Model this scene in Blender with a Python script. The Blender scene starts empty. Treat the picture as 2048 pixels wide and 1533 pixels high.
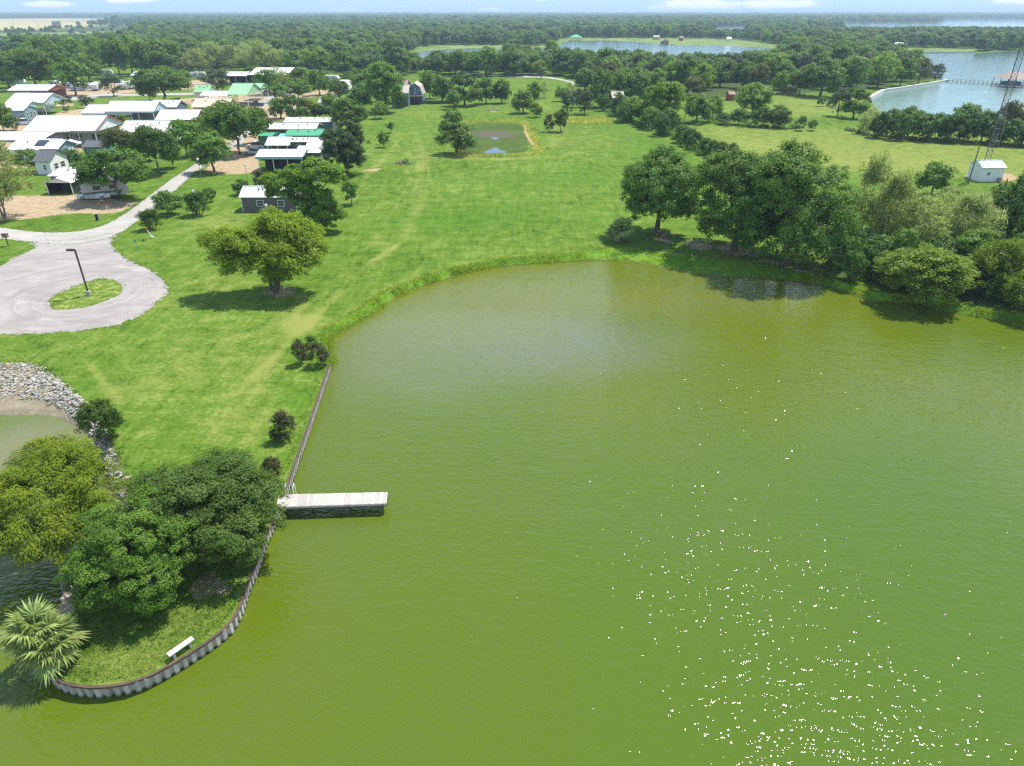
import bpy, math, random
import numpy as np
from mathutils import Vector, Matrix
from mathutils.geometry import delaunay_2d_cdt as cdt

S = bpy.context.scene
COL = S.collection
# ------------------------------------------------------------------ camera
F, CX, CY, H = 1373.0, 1024.0, 766.5, 30.0
PITCH = math.radians(28.40)
SN, CS = math.sin(PITCH), math.cos(PITCH)
cam_d = bpy.data.cameras.new('camera')
cam_d.sensor_width = 36.0
cam_d.lens = 36.0 * F / 2048.0
cam_d.clip_start = 0.5
cam_d.clip_end = 60000
cam = bpy.data.objects.new('camera', cam_d)
COL.objects.link(cam)
cam.location = (0, 0, H)
cam.rotation_euler = (math.pi / 2 - PITCH, 0, 0)
S.camera = cam
# ------------------------------------------------------------------ light
DENOISE = False
SUN_AZ, SUN_EL = math.radians(48), math.radians(62)
S.view_settings.view_transform = 'Standard'
S.view_settings.look = 'None'
S.view_settings.exposure = 0.78
S.view_settings.gamma = 1.0
S.view_settings.use_curve_mapping = False
S.cycles.use_denoising = DENOISE
S.cycles.filter_width = 1.4
S.cycles.max_bounces = 6
S.cycles.diffuse_bounces = 3
S.cycles.glossy_bounces = 2
S.cycles.transmission_bounces = 3
S.cycles.volume_bounces = 0
S.cycles.sample_clamp_direct = 0
S.cycles.sample_clamp_indirect = 4
sun_d = bpy.data.lights.new('sun', 'SUN')
sun_d.energy = 4.2
sun_d.angle = math.radians(0.53)
sun_d.color = (1.0, 0.95, 0.86)
sun = bpy.data.objects.new('sun', sun_d)
COL.objects.link(sun)
SV = Vector((math.cos(SUN_EL) * math.sin(SUN_AZ), math.cos(SUN_EL) * math.cos(SUN_AZ), math.sin(SUN_EL)))
sun.rotation_euler = SV.to_track_quat('Z', 'Y').to_euler()
sun.location = SV * 200


class NT:
    """small helper around a node tree"""
    def __init__(s, tree):
        s.t = tree

    def n(s, typ, **kw):
        nd = s.t.nodes.new(typ)
        for k, v in kw.items():
            if k == 'i':
                for a, b in v.items():
                    if isinstance(b, bpy.types.NodeSocket):
                        s.t.links.new(b, nd.inputs[a])
                    else:
                        nd.inputs[a].default_value = b
            else:
                setattr(nd, k, v)
        return nd

    def math(s, op, a, b=0.0, clamp=False):
        return s.n('ShaderNodeMath', operation=op, use_clamp=clamp, i={0: a, 1: b}).outputs[0]

    def noise(s, vec, scale, detail=3.0, rough=0.55, dist=0.0):
        return s.n('ShaderNodeTexNoise', i={'Vector': vec, 'Scale': scale, 'Detail': detail, 'Roughness': rough, 'Distortion': dist}).outputs['Fac']

    def mix(s, f, a, b):
        m = s.n('ShaderNodeMix', data_type='RGBA', clamp_factor=True)
        for k, v in ((0, f), (6, a), (7, b)):
            if isinstance(v, bpy.types.NodeSocket):
                s.t.links.new(v, m.inputs[k])
            else:
                m.inputs[k].default_value = (*v, 1.0) if isinstance(v, (tuple, list)) and len(v) == 3 else v
        return m.outputs[2]

    def step(s, x, lo, hi):
        return s.n('ShaderNodeMapRange', interpolation_type='SMOOTHSTEP', i={0: x, 1: lo, 2: hi, 3: 0.0, 4: 1.0}).outputs[0]

    def attr(s, name):
        return s.n('ShaderNodeAttribute', attribute_name=name).outputs['Fac']

    def pos(s, scale=(1, 1, 1), rot=0.0):
        g = s.n('ShaderNodeNewGeometry').outputs['Position']
        return s.n('ShaderNodeMapping', i={'Vector': g, 'Scale': scale, 'Rotation': (0, 0, rot)}).outputs[0]

    def bump(s, h, strength, dist):
        return s.n('ShaderNodeBump', i={'Height': h, 'Strength': strength, 'Distance': dist}).outputs[0]


# ------------------------------------------------------------------ world sky with a few clouds
W = bpy.data.worlds.new('World')
S.world = W
W.use_nodes = True
W.node_tree.nodes.clear()
w = NT(W.node_tree)
sky = w.n('ShaderNodeTexSky', sky_type='NISHITA')
sky.sun_disc = False
sky.sun_elevation = SUN_EL
sky.sun_rotation = SUN_AZ
sky.air_density = 1.0
sky.dust_density = 0.15
sky.ozone_density = 2.5
tc = w.n('ShaderNodeTexCoord').outputs['Generated']
sep = w.n('ShaderNodeSeparateXYZ', i={0: tc})
az = w.math('ARCTAN2', sep.outputs[0], sep.outputs[1])
el = w.math('ARCSINE', sep.outputs[2])
cv = w.n('ShaderNodeCombineXYZ', i={0: w.math('MULTIPLY', az, 40.0), 1: w.math('MULTIPLY', el, 170.0), 2: 0.0}).outputs[0]
nz = w.noise(cv, 1.0, 5.0, 0.6)
best = None
for a, e, wa, we in ((13.2, 0.30, 3.8, 0.62), (18.5, 0.45, 3.6, 0.36), (-30.6, 0.42, 1.7, 0.22), (-26.0, 0.78, 2.2, 0.34), (-25.0, 1.1, 4.0, 0.3),
                     (33.5, 0.8, 3.0, 0.5), (9.0, 1.5, 8.0, 0.4), (-12, 0.12, 1.5, 0.12), (-1.5, 0.14, 1.2, 0.14), (2.5, 0.9, 2.0, 0.2), (55, 2, 9, 1.5), (-60, 2.5, 10, 1.5), (110, 2, 14, 2), (-120, 3, 14, 2), (180, 2, 12, 2)):
    dx = w.math('DIVIDE', w.math('SUBTRACT', az, math.radians(a)), math.radians(wa))
    dy = w.math('DIVIDE', w.math('SUBTRACT', el, math.radians(e)), math.radians(we))
    b = w.math('SUBTRACT', 1.0, w.math('ADD', w.math('MULTIPLY', dx, dx), w.math('MULTIPLY', dy, dy)))
    best = b if best is None else w.math('MAXIMUM', best, b)
low = w.step(w.math('ADD', w.math('MAXIMUM', best, -2.0), w.math('MULTIPLY', w.math('SUBTRACT', nz, 0.5), 2.0)), 0.0, 0.8)
# scattered cumulus higher up
den = w.math('ADD', w.math('MAXIMUM', sep.outputs[2], 0.0), 0.12)
pv = w.n('ShaderNodeCombineXYZ', i={0: w.math('DIVIDE', sep.outputs[0], den), 1: w.math('DIVIDE', sep.outputs[1], den), 2: 0.0}).outputs[0]
hi = w.step(w.noise(pv, 1.35, 6.0, 0.58), 0.53, 0.70)
hi = w.math('MULTIPLY', hi, w.step(sep.outputs[2], 0.05, 0.2))
cl = w.math('MULTIPLY', w.math('MAXIMUM', low, hi), 0.85)
grad = w.mix(w.step(el, 0.03, 0.22), (2.9, 5.5, 10.2), (6.4, 8.0, 9.8))
grad = w.mix(w.step(el, 0.35, 1.0), grad, (2.0, 3.9, 7.8))
skyc = w.mix(0.7, sky.outputs[0], grad)
skyc = w.mix(cl, skyc, (8.6, 8.6, 8.9))
bg = w.n('ShaderNodeBackground', i={'Color': skyc, 'Strength': 0.082})
W.node_tree.links.new(bg.outputs[0], w.n('ShaderNodeOutputWorld').inputs[0])


# ------------------------------------------------------------------ pixel -> ground point (the photograph is 2048 wide)
def P(px, py, z=0.0):
    u, v = (px - CX) / F, (py - CY) / F
    t = (H - z) / (SN + v * CS)
    return Vector((u * t, (CS - v * SN) * t, z))


def depth_of(p):
    return p[1] * CS + (H - p[2]) * SN


def height_at(Y, py):
    v = (py - CY) / F
    return H - Y * (SN + v * CS) / (CS - v * SN)


def W2(poly):
    return [P(x, y).xy for x, y in poly]


# ------------------------------------------------------------------ object helpers
def link(o, parent=None):
    COL.objects.link(o)
    if parent is not None:
        o.parent = parent
    return o


def props(o, label=None, cat=None, group=None, kind=None):
    if label:
        o['label'] = label
    if cat:
        o['category'] = cat
    if group:
        o['group'] = group
    if kind:
        o['kind'] = kind
    return o


def empty(name, loc, label, cat, group=None, rz=0.0):
    o = bpy.data.objects.new(name, None)
    o.empty_display_size = 0.3
    o.location = loc
    o.rotation_euler = (0, 0, rz)
    link(o)
    return props(o, label, cat, group)


def np_mesh(name, verts, faces, mat, tint=None, smooth=False, attrs=None):
    """verts (n,3); faces (m,k) all of one size"""
    verts = np.asarray(verts, dtype=np.float32)
    faces = np.asarray(faces, dtype=np.int32)
    me = bpy.data.meshes.new(name)
    me.vertices.add(len(verts))
    me.vertices.foreach_set('co', verts.ravel())
    k = faces.shape[1]
    me.loops.add(faces.size)
    me.loops.foreach_set('vertex_index', faces.ravel())
    me.polygons.add(len(faces))
    me.polygons.foreach_set('loop_start', np.arange(0, faces.size, k, dtype=np.int32))
    me.polygons.foreach_set('loop_total', np.full(len(faces), k, dtype=np.int32))
    if smooth:
        me.polygons.foreach_set('use_smooth', np.ones(len(faces), dtype=bool))
    me.update(calc_edges=True)
    d = dict(attrs or {})
    if tint is not None:
        d['tint'] = tint
    for n_, a in d.items():
        at = me.attributes.new(n_, 'FLOAT', 'POINT')
        at.data.foreach_set('value', np.asarray(a, dtype=np.float32))
    if mat:
        me.materials.append(mat)
    return me


def obj(name, me, parent=None, **kw):
    o = bpy.data.objects.new(name, me)
    link(o, parent)
    return props(o, **kw)


class MB:
    """collects boxes, bars and polygons into one mesh"""
    def __init__(s):
        s.v, s.f = [], []

    def add(s, vs, fs):
        b = len(s.v)
        s.v += [tuple(x) for x in vs]
        s.f += [tuple(b + i for i in f) for f in fs]
        return s

    def box(s, x0, x1, y0, y1, z0, z1):
        vs = [(x, y, z) for z in (z0, z1) for y in (y0, y1) for x in (x0, x1)]
        return s.add(vs, [(0, 2, 3, 1), (4, 5, 7, 6), (0, 1, 5, 4), (2, 6, 7, 3), (0, 4, 6, 2), (1, 3, 7, 5)])

    def bar(s, a, b, r, n=6, r2=None):
        a, b = Vector(a), Vector(b)
        d = (b - a)
        q = d.to_track_quat('Z', 'Y')
        r2 = r if r2 is None else r2
        vs = []
        for p, rr in ((a, r), (b, r2)):
            for i in range(n):
                t = 2 * math.pi * i / n
                vs.append(p + q @ Vector((rr * math.cos(t), rr * math.sin(t), 0)))
        fs = [(i, (i + 1) % n, n + (i + 1) % n, n + i) for i in range(n)]
        fs += [tuple(range(n))[::-1], tuple(range(n, 2 * n))]
        return s.add(vs, fs)

    def beam(s, a, b, wx, wz):
        a, b = Vector(a), Vector(b)
        d = b - a
        L = d.length
        q = d.to_track_quat('Y', 'Z')
        vs = []
        for y in (0, L):
            for z in (-wz / 2, wz / 2):
                for x in (-wx / 2, wx / 2):
                    vs.append(a + q @ Vector((x, y, z)))
        return s.add(vs, [(0, 1, 3, 2), (4, 6, 7, 5), (0, 4, 5, 1), (2, 3, 7, 6), (0, 2, 6, 4), (1, 5, 7, 3)])

    def prism(s, prof, axis, a, b):
        """extrude the profile (list of 2-tuples) along x / y / z from a to b"""
        n = len(prof)
        mk = {'x': lambda p, t: (t, p[0], p[1]), 'y': lambda p, t: (p[0], t, p[1]), 'z': lambda p, t: (p[0], p[1], t)}[axis]
        vs = [mk(p, a) for p in prof] + [mk(p, b) for p in prof]
        fs = [(i, (i + 1) % n, n + (i + 1) % n, n + i) for i in range(n)]
        fs += [tuple(range(n))[::-1], tuple(range(n, 2 * n))]
        return s.add(vs, fs)

    def mesh(s, name, mat, smooth=False):
        me = bpy.data.meshes.new(name)
        me.from_pydata([tuple(x) for x in s.v], [], s.f)
        import bmesh
        bm = bmesh.new()
        bm.from_mesh(me)
        bmesh.ops.recalc_face_normals(bm, faces=bm.faces)
        bm.to_mesh(me)
        bm.free()
        if smooth:
            for p in me.polygons:
                p.use_smooth = True
        me.materials.append(mat)
        return me

    def build(s, name, mat, parent=None, smooth=False, **kw):
        return obj(name, s.mesh(name, mat, smooth), parent, **kw)


def copy_tree(o, parent=None):
    c = o.copy()
    COL.objects.link(c)
    c.parent = parent
    for ch in list(o.children):
        copy_tree(ch, c)
    return c


# ------------------------------------------------------------------ materials
def new_mat(name):
    m = bpy.data.materials.new(name)
    m.use_nodes = True
    m.node_tree.nodes.clear()
    return m, NT(m.node_tree)


def finish(m, t, bsdf):
    m.node_tree.links.new(bsdf, t.n('ShaderNodeOutputMaterial').inputs[0])
    return m


def plain(name, col, rough=0.7, metal=0.0, vary=0.18, scale=1.5, spec=0.3, bump=0.0, stain=None):
    """painted / weathered surface: colour with soft mottling and grain"""
    m, t = new_mat(name)
    p = t.n('ShaderNodeTexCoord').outputs['Object']
    n1 = t.noise(p, scale, 5.0, 0.6)
    n2 = t.noise(p, scale * 9, 3.0, 0.6)
    f = t.math('ADD', t.math('MULTIPLY', n1, 0.65), t.math('MULTIPLY', n2, 0.35))
    dark = tuple(c * (1 - vary) for c in col)
    lite = tuple(min(1, c * (1 + vary * 0.6)) for c in col)
    c = t.mix(t.step(f, 0.3, 0.7), dark, lite)
    if stain:
        c = t.mix(t.math('MULTIPLY', t.step(t.noise(p, scale * 0.7, 6.0, 0.65), 0.52, 0.75), 0.6), c, stain)
    b = t.n('ShaderNodeBsdfPrincipled', i={'Base Color': c, 'Roughness': rough, 'Metallic': metal, 'Specular IOR Level': spec})
    if bump:
        m.node_tree.links.new(t.bump(n2, 0.5, bump), b.inputs['Normal'])
    return finish(m, t, b.outputs[0])


def leaf_mat(name, col, lite, trans=0.3, dry=None, var=0.28):
    m, t = new_mat(name)
    tn = t.attr('tint')
    rnd = t.n('ShaderNodeObjectInfo').outputs['Random']
    f = t.math('ADD', t.math('MULTIPLY', tn, 0.8), t.math('MULTIPLY', rnd, 0.35))
    c = t.mix(t.math('SUBTRACT', f, 0.08, True), col, lite)
    if dry:
        c = t.mix(t.step(tn, 0.72, 0.95), c, dry)
    hs = t.n('ShaderNodeHueSaturation', i={'Hue': t.math('ADD', 0.488, t.math('MULTIPLY', rnd, 0.024)), 'Value': t.math('ADD', 1 - var / 2, t.math('MULTIPLY', rnd, var)), 'Color': c}).outputs[0]
    b = t.n('ShaderNodeBsdfPrincipled', i={'Base Color': hs, 'Roughness': 0.6, 'Specular IOR Level': 0.25})
    tr = t.n('ShaderNodeBsdfTranslucent', i={'Color': t.mix(0.5, hs, (lite[0] * 1.5, lite[1] * 1.6, lite[2]))})
    mx = t.n('ShaderNodeMixShader', i={0: trans, 1: b.outputs[0], 2: tr.outputs[0]})
    return finish(m, t, mx.outputs[0])


def grass_nodes(t):
    """colour of mown lawn with mottling, stripes and patches at several sizes"""
    p = t.pos()
    fine = t.noise(p, 2.6, 5.0, 0.75)
    mid = t.noise(p, 0.42, 5.0, 0.65)
    big = t.noise(p, 0.05, 4.0, 0.6)
    ps = t.pos((1.4, 0.16, 1), 0.22)
    streak = t.noise(ps, 1.0, 4.0, 0.6)
    pt = t.pos((0.10, 0.9, 1), -0.25)
    streak2 = t.noise(pt, 1.0, 5.0, 0.65)
    f = t.math('ADD', t.math('MULTIPLY', fine, 0.44), t.math('MULTIPLY', mid, 0.34))
    f = t.math('ADD', f, t.math('MULTIPLY', big, 0.22))
    f = t.math('ADD', f, t.math('MULTIPLY', streak, 0.24))
    f = t.math('ADD', f, t.math('MULTIPLY', streak2, 0.16))
    f = t.math('SUBTRACT', f, 0.20)
    c = t.mix(t.step(f, 0.38, 0.50), (0.036, 0.086, 0.007), (0.092, 0.165, 0.016))
    c = t.mix(t.step(f, 0.50, 0.62), c, (0.185, 0.240, 0.050))
    return p, fine, mid, big, f, c


def make_ground_mat():
    m, t = new_mat('ground_grass')
    p, fine, mid, big, f, c = grass_nodes(t)
    dry = t.attr('dry')
    e = t.math('SUBTRACT', t.math('ADD', dry, t.math('MULTIPLY', t.math('ADD', mid, fine), 0.9)), 0.9)
    c = t.mix(t.math('MULTIPLY', t.step(e, 0.05, 0.85), 0.9), c, (0.235, 0.255, 0.062))
    lush = t.attr('lush')
    c = t.mix(t.math('MULTIPLY', lush, t.math('MULTIPLY', mid, 0.9)), c, (0.050, 0.160, 0.008))
    wood = t.attr('wood')
    c = t.mix(t.step(t.math('ADD', wood, t.math('MULTIPLY', t.math('SUBTRACT', mid, 0.5), 0.8)), 0.3, 0.7), c, (0.055, 0.085, 0.022))
    scrub = t.attr('scrub')
    pf = t.pos((0.05, 0.05, 0.05))
    sc = t.mix(t.step(t.noise(pf, 1.0, 6.0, 0.7), 0.4, 0.62), (0.10, 0.17, 0.045), (0.22, 0.27, 0.09))
    c = t.mix(scrub, c, sc)
    tan = t.attr('tan')
    tc_ = t.mix(t.step(t.noise(t.pos((0.002, 0.02, 1)), 1.0, 5.0, 0.6), 0.4, 0.6), (0.42, 0.31, 0.18), (0.40, 0.37, 0.17))
    c = t.mix(tan, c, tc_)
    sand = t.attr('sand')
    es = t.math('ADD', sand, t.math('MULTIPLY', t.math('SUBTRACT', t.math('ADD', mid, fine), 1.0), 0.7))
    sd = t.mix(t.step(t.noise(p, 0.9, 5.0, 0.7), 0.35, 0.65), (0.31, 0.225, 0.135), (0.43, 0.335, 0.215))
    c = t.mix(t.step(es, 0.40, 0.60), c, sd)
    b = t.n('ShaderNodeBsdfPrincipled', i={'Base Color': c, 'Roughness': 0.95, 'Specular IOR Level': 0.06})
    m.node_tree.links.new(t.bump(t.math('ADD', fine, t.math('MULTIPLY', t.noise(p, 9.0, 3.0, 0.7), 0.5)), 0.7, 0.14), b.inputs['Normal'])
    return finish(m, t, b.outputs[0])


def make_gravel_mat(name, a, b_, patch, pale):
    m, t = new_mat(name)
    p = t.pos()
    n1 = t.noise(p, 0.16, 6.0, 0.65)
    n2 = t.noise(t.pos((0.25, 1.2, 1), 0.35), 1.0, 4.0, 0.6)
    n3 = t.noise(p, 6.0, 3.0, 0.7)
    f = t.math('ADD', t.math('MULTIPLY', n1, 0.5), t.math('ADD', t.math('MULTIPLY', n2, 0.2), t.math('MULTIPLY', n3, 0.3)))
    c = t.mix(t.step(f, 0.38, 0.62), a, b_)
    if name == 'gravel':   # curved wheel marks round the island and where traffic turns in
        o = P(172, 592)
        g = t.n('ShaderNodeNewGeometry').outputs['Position']
        v = t.n('ShaderNodeSeparateXYZ', i={0: t.n('ShaderNodeVectorMath', operation='SUBTRACT', i={0: g, 1: (o.x, o.y, 0)}).outputs[0]})
        an = t.math('ARCTAN2', v.outputs[1], v.outputs[0])
        rd = t.math('SQRT', t.math('ADD', t.math('MULTIPLY', v.outputs[0], v.outputs[0]), t.math('MULTIPLY', v.outputs[1], v.outputs[1])))
        cv = t.n('ShaderNodeCombineXYZ', i={0: t.math('MULTIPLY', an, 1.1), 1: t.math('MULTIPLY', rd, 1.5), 2: 0.0}).outputs[0]
        arc = t.noise(cv, 1.0, 4.0, 0.6)
        c = t.mix(t.math('MULTIPLY', t.step(arc, 0.52, 0.68), 0.45), c, (0.19, 0.16, 0.145))
        c = t.mix(t.math('MULTIPLY', t.step(arc, 0.45, 0.30), 0.35), c, (0.44, 0.40, 0.365))
    c = t.mix(t.math('MULTIPLY', t.step(t.noise(t.pos((0.12, 0.3, 1), 0.3), 1.0, 6.0, 0.7), 0.56, 0.72), pale), c, patch)
    bs = t.n('ShaderNodeBsdfPrincipled', i={'Base Color': c, 'Roughness': 0.9, 'Specular IOR Level': 0.15})
    m.node_tree.links.new(t.bump(n3, 0.6, 0.05), bs.inputs['Normal'])
    return finish(m, t, bs.outputs[0])


def make_water_mat(name, cola, colb, colc, wave=1.0, cloudy=True):
    m, t = new_mat(name)
    p = t.pos()
    big = t.noise(t.pos((0.02, 0.012, 1), 0.35), 1.0, 3.0, 0.5)
    mid = t.noise(t.pos((0.05, 0.05, 1), 0.3), 1.0, 4.0, 0.55, 0.6)
    gx = t.n('ShaderNodeSeparateXYZ', i={0: p}).outputs[0]
    c = t.mix(t.math('ADD', t.math('MULTIPLY', t.step(big, 0.38, 0.62), 0.6), t.math('MULTIPLY', t.step(gx, -22.0, 30.0), 0.4)), cola, colb)
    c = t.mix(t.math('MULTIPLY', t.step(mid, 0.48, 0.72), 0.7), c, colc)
    # drifting ripples: long low swell + wind chop + fine cat's-paws
    w1 = t.noise(t.pos((0.34, 0.85, 1), 0.18), 1.0, 2.0, 0.5)
    w2 = t.noise(t.pos((1.0, 1.9, 1), 0.12), 1.0, 1.0, 0.5)
    w3 = t.noise(t.pos((2.9, 5.2, 1), 0.30), 1.0, 0.6, 0.45)
    gust = t.math('ADD', 0.72, t.math('MULTIPLY', t.step(t.noise(t.pos((0.035, 0.06, 1), 0.2), 1.0, 3.0, 0.5), 0.35, 0.65), 0.42))
    h = t.math('ADD', t.math('MULTIPLY', w1, 0.10 * wave), t.math('ADD', t.math('MULTIPLY', w2, 0.075 * wave), t.math('MULTIPLY', w3, 0.070 * wave)))
    h = t.math('MULTIPLY', h, gust)
    if cloudy:   # reflected cloud painted grey into the water colour off the shore, plus stirred-up silt
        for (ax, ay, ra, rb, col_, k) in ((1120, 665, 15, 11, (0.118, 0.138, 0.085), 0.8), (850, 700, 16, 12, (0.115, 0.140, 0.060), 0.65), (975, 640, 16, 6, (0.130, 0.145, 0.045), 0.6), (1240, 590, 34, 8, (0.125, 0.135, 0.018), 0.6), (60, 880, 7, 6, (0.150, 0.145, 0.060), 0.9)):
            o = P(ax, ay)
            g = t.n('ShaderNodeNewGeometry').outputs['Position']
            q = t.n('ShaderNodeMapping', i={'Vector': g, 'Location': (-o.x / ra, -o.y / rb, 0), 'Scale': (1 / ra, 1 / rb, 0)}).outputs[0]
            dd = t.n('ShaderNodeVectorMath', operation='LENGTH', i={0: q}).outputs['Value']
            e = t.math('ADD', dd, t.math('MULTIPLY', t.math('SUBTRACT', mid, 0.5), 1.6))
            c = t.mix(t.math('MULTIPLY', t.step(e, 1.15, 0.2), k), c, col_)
    b = t.n('ShaderNodeBsdfPrincipled', i={'Base Color': c, 'Roughness': 0.035, 'IOR': 1.333, 'Specular IOR Level': 0.62})
    # cloudy water: light scattered from below the surface does not follow the ripples, only the mirror of the sky does
    nrm = t.bump(h, 1.0, 1.0)
    t.t.nodes.remove(b)
    low_ = t.n('ShaderNodeBsdfDiffuse', i={'Color': c})
    top = t.n('ShaderNodeBsdfGlossy', i={'Color': (1, 1, 1, 1), 'Roughness': 0.03, 'Normal': nrm})
    fr = t.n('ShaderNodeFresnel', i={'IOR': 1.36, 'Normal': nrm}).outputs[0]
    mx = t.n('ShaderNodeMixShader', i={0: fr, 1: low_.outputs[0], 2: top.outputs[0]})
    return finish(m, t, mx.outputs[0])


M = {}
M['ground'] = make_ground_mat()
M['gravel'] = make_gravel_mat('gravel', (0.245, 0.220, 0.200), (0.35, 0.322, 0.297), (0.46, 0.435, 0.40), 0.75)
M['road'] = make_gravel_mat('road_concrete', (0.31, 0.29, 0.255), (0.41, 0.385, 0.345), (0.47, 0.45, 0.41), 0.5)
M['sand'] = make_gravel_mat('sand_yard', (0.30, 0.205, 0.11), (0.42, 0.305, 0.175), (0.50, 0.40, 0.27), 0.5)
M['mud'] = make_gravel_mat('mud_bank', (0.16, 0.135, 0.09), (0.30, 0.255, 0.175), (0.34, 0.28, 0.19), 0.4)
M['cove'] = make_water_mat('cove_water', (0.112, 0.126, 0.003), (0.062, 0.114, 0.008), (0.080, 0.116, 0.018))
M['lake'] = make_water_mat('lake_water', (0.17, 0.28, 0.24), (0.19, 0.31, 0.27), (0.16, 0.26, 0.21), 0.4)
M['pool'] = make_water_mat('pond_water', (0.03, 0.07, 0.10), (0.03, 0.07, 0.10), (0.03, 0.06, 0.08), 0.15)
M['bark'] = plain('bark', (0.13, 0.105, 0.08), 0.9, vary=0.4, scale=4, bump=0.03)
M['bark_pale'] = plain('bark_pale', (0.22, 0.19, 0.155), 0.9, vary=0.4, scale=4, bump=0.03)
M['white_roof'] = plain('white_metal_roof', (0.78, 0.78, 0.77), 0.45, vary=0.06, scale=0.6, stain=(0.62, 0.61, 0.58))
M['white'] = plain('white_paint', (0.74, 0.74, 0.72), 0.55, vary=0.08, stain=(0.55, 0.54, 0.5))
M['grey_trim'] = plain('grey_trim', (0.30, 0.31, 0.31), 0.6)
M['blue_trim'] = plain('pale_blue_trim', (0.36, 0.48, 0.53), 0.6, vary=0.1)
M['teal_trim'] = plain('teal_trim', (0.25, 0.43, 0.45), 0.6, vary=0.1)
M['red_trim'] = plain('red_trim', (0.36, 0.12, 0.10), 0.6)
M['grey_wall'] = plain('grey_brown_siding', (0.15, 0.135, 0.12), 0.8, vary=0.25, scale=2, stain=(0.10, 0.09, 0.08))
M['tan_roof'] = plain('tan_metal_roof', (0.62, 0.53, 0.38), 0.55, vary=0.08, scale=0.6)
M['tan_wall'] = plain('tan_siding', (0.36, 0.27, 0.17), 0.8)
M['green_roof'] = plain('pale_green_roof', (0.27, 0.50, 0.27), 0.5, vary=0.1, scale=0.7, stain=(0.36, 0.56, 0.36))
M['jade_roof'] = plain('jade_green_roof', (0.08, 0.34, 0.18), 0.5, vary=0.1, scale=0.7)
M['jade_wall'] = plain('jade_green_siding', (0.10, 0.25, 0.20), 0.7)
M['shingle'] = plain('grey_shingles', (0.12, 0.125, 0.13), 0.9, vary=0.3, scale=3, bump=0.02)
M['brown_roof'] = plain('brown_shingles', (0.30, 0.22, 0.17), 0.9, vary=0.25, scale=3)
M['boat_roof'] = plain('boathouse_shingles', (0.34, 0.27, 0.23), 0.9, vary=0.2, scale=2)
M['pale_roof'] = plain('weathered_shingles', (0.44, 0.39, 0.33), 0.9, vary=0.25, scale=3)
M['blue_wall'] = plain('blue_siding', (0.10, 0.19, 0.32), 0.75)
M['slate_wall'] = plain('slate_green_siding', (0.11, 0.16, 0.16), 0.75)
M['bluegrey_wall'] = plain('blue_grey_siding', (0.20, 0.29, 0.33), 0.75)
M['red_wood'] = plain('red_stained_wood', (0.28, 0.07, 0.05), 0.8)
M['rust'] = plain('rusty_brown_steel', (0.105, 0.070, 0.050), 0.8, vary=0.4, scale=2)
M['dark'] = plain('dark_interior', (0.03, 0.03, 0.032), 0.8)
M['pane'] = plain('window_pane', (0.03, 0.04, 0.05), 0.12, vary=0.1, spec=0.6)
M['bronze'] = plain('dark_bronze_pole', (0.06, 0.045, 0.035), 0.5)
M['concrete'] = plain('concrete', (0.38, 0.36, 0.33), 0.85, vary=0.2)
M['pale_rail'] = plain('pale_seawall', (0.52, 0.50, 0.45), 0.8)
M['fence_wood'] = plain('weathered_fence_wood', (0.22, 0.15, 0.10), 0.85, vary=0.3)
M['grey_wood'] = plain('weathered_grey_wood', (0.40, 0.37, 0.32), 0.85, vary=0.3, scale=3, stain=(0.28, 0.25, 0.2))
M['dark_wood'] = plain('dark_wet_wood', (0.10, 0.085, 0.065), 0.85, vary=0.3)
M['steel'] = plain('galvanised_steel', (0.30, 0.31, 0.32), 0.5, 0.4)
M['tower'] = plain('tower_steel', (0.16, 0.155, 0.15), 0.6, 0.2)
M['tyre'] = plain('tyre_rubber', (0.02, 0.02, 0.02), 0.9)
M['rim'] = plain('wheel_rim', (0.45, 0.45, 0.46), 0.4, 0.5)
M['car_white'] = plain('white_car_paint', (0.72, 0.72, 0.73), 0.25, vary=0.04, spec=0.5)
M['car_silver'] = plain('silver_car_paint', (0.50, 0.52, 0.54), 0.3, 0.3, vary=0.05, spec=0.5)
M['car_navy'] = plain('navy_car_paint', (0.03, 0.045, 0.08), 0.25, vary=0.05, spec=0.5)
M['rv'] = plain('trailer_fibreglass', (0.62, 0.62, 0.60), 0.4, vary=0.06)
M['rv_stripe'] = plain('trailer_stripe', (0.16, 0.17, 0.19), 0.4)
M['tarp'] = plain('turquoise_tarp', (0.16, 0.52, 0.56), 0.6, vary=0.1)
M['orange'] = plain('orange_cap', (0.75, 0.16, 0.03), 0.6)
M['sign_green'] = plain('teal_sign_face', (0.05, 0.30, 0.26), 0.5)
M['stone0'] = plain('pale_limestone', (0.42, 0.39, 0.34), 0.9, vary=0.3, scale=2.5, bump=0.03)
M['stone1'] = plain('grey_stone', (0.24, 0.235, 0.23), 0.9, vary=0.3, scale=2.5, bump=0.03)
M['stone2'] = plain('tan_stone', (0.36, 0.26, 0.17), 0.9, vary=0.3, scale=2.5, bump=0.03)
for i in range(4):
    k = (0.9, 1.0, 1.12, 0.8)[i]
    M['plank%d' % i] = plain('dock_board_%s' % 'abcd'[i], (0.50 * k, 0.475 * k, 0.42 * k), 0.85, vary=0.22, scale=4, stain=(0.36, 0.31, 0.22))


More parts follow.
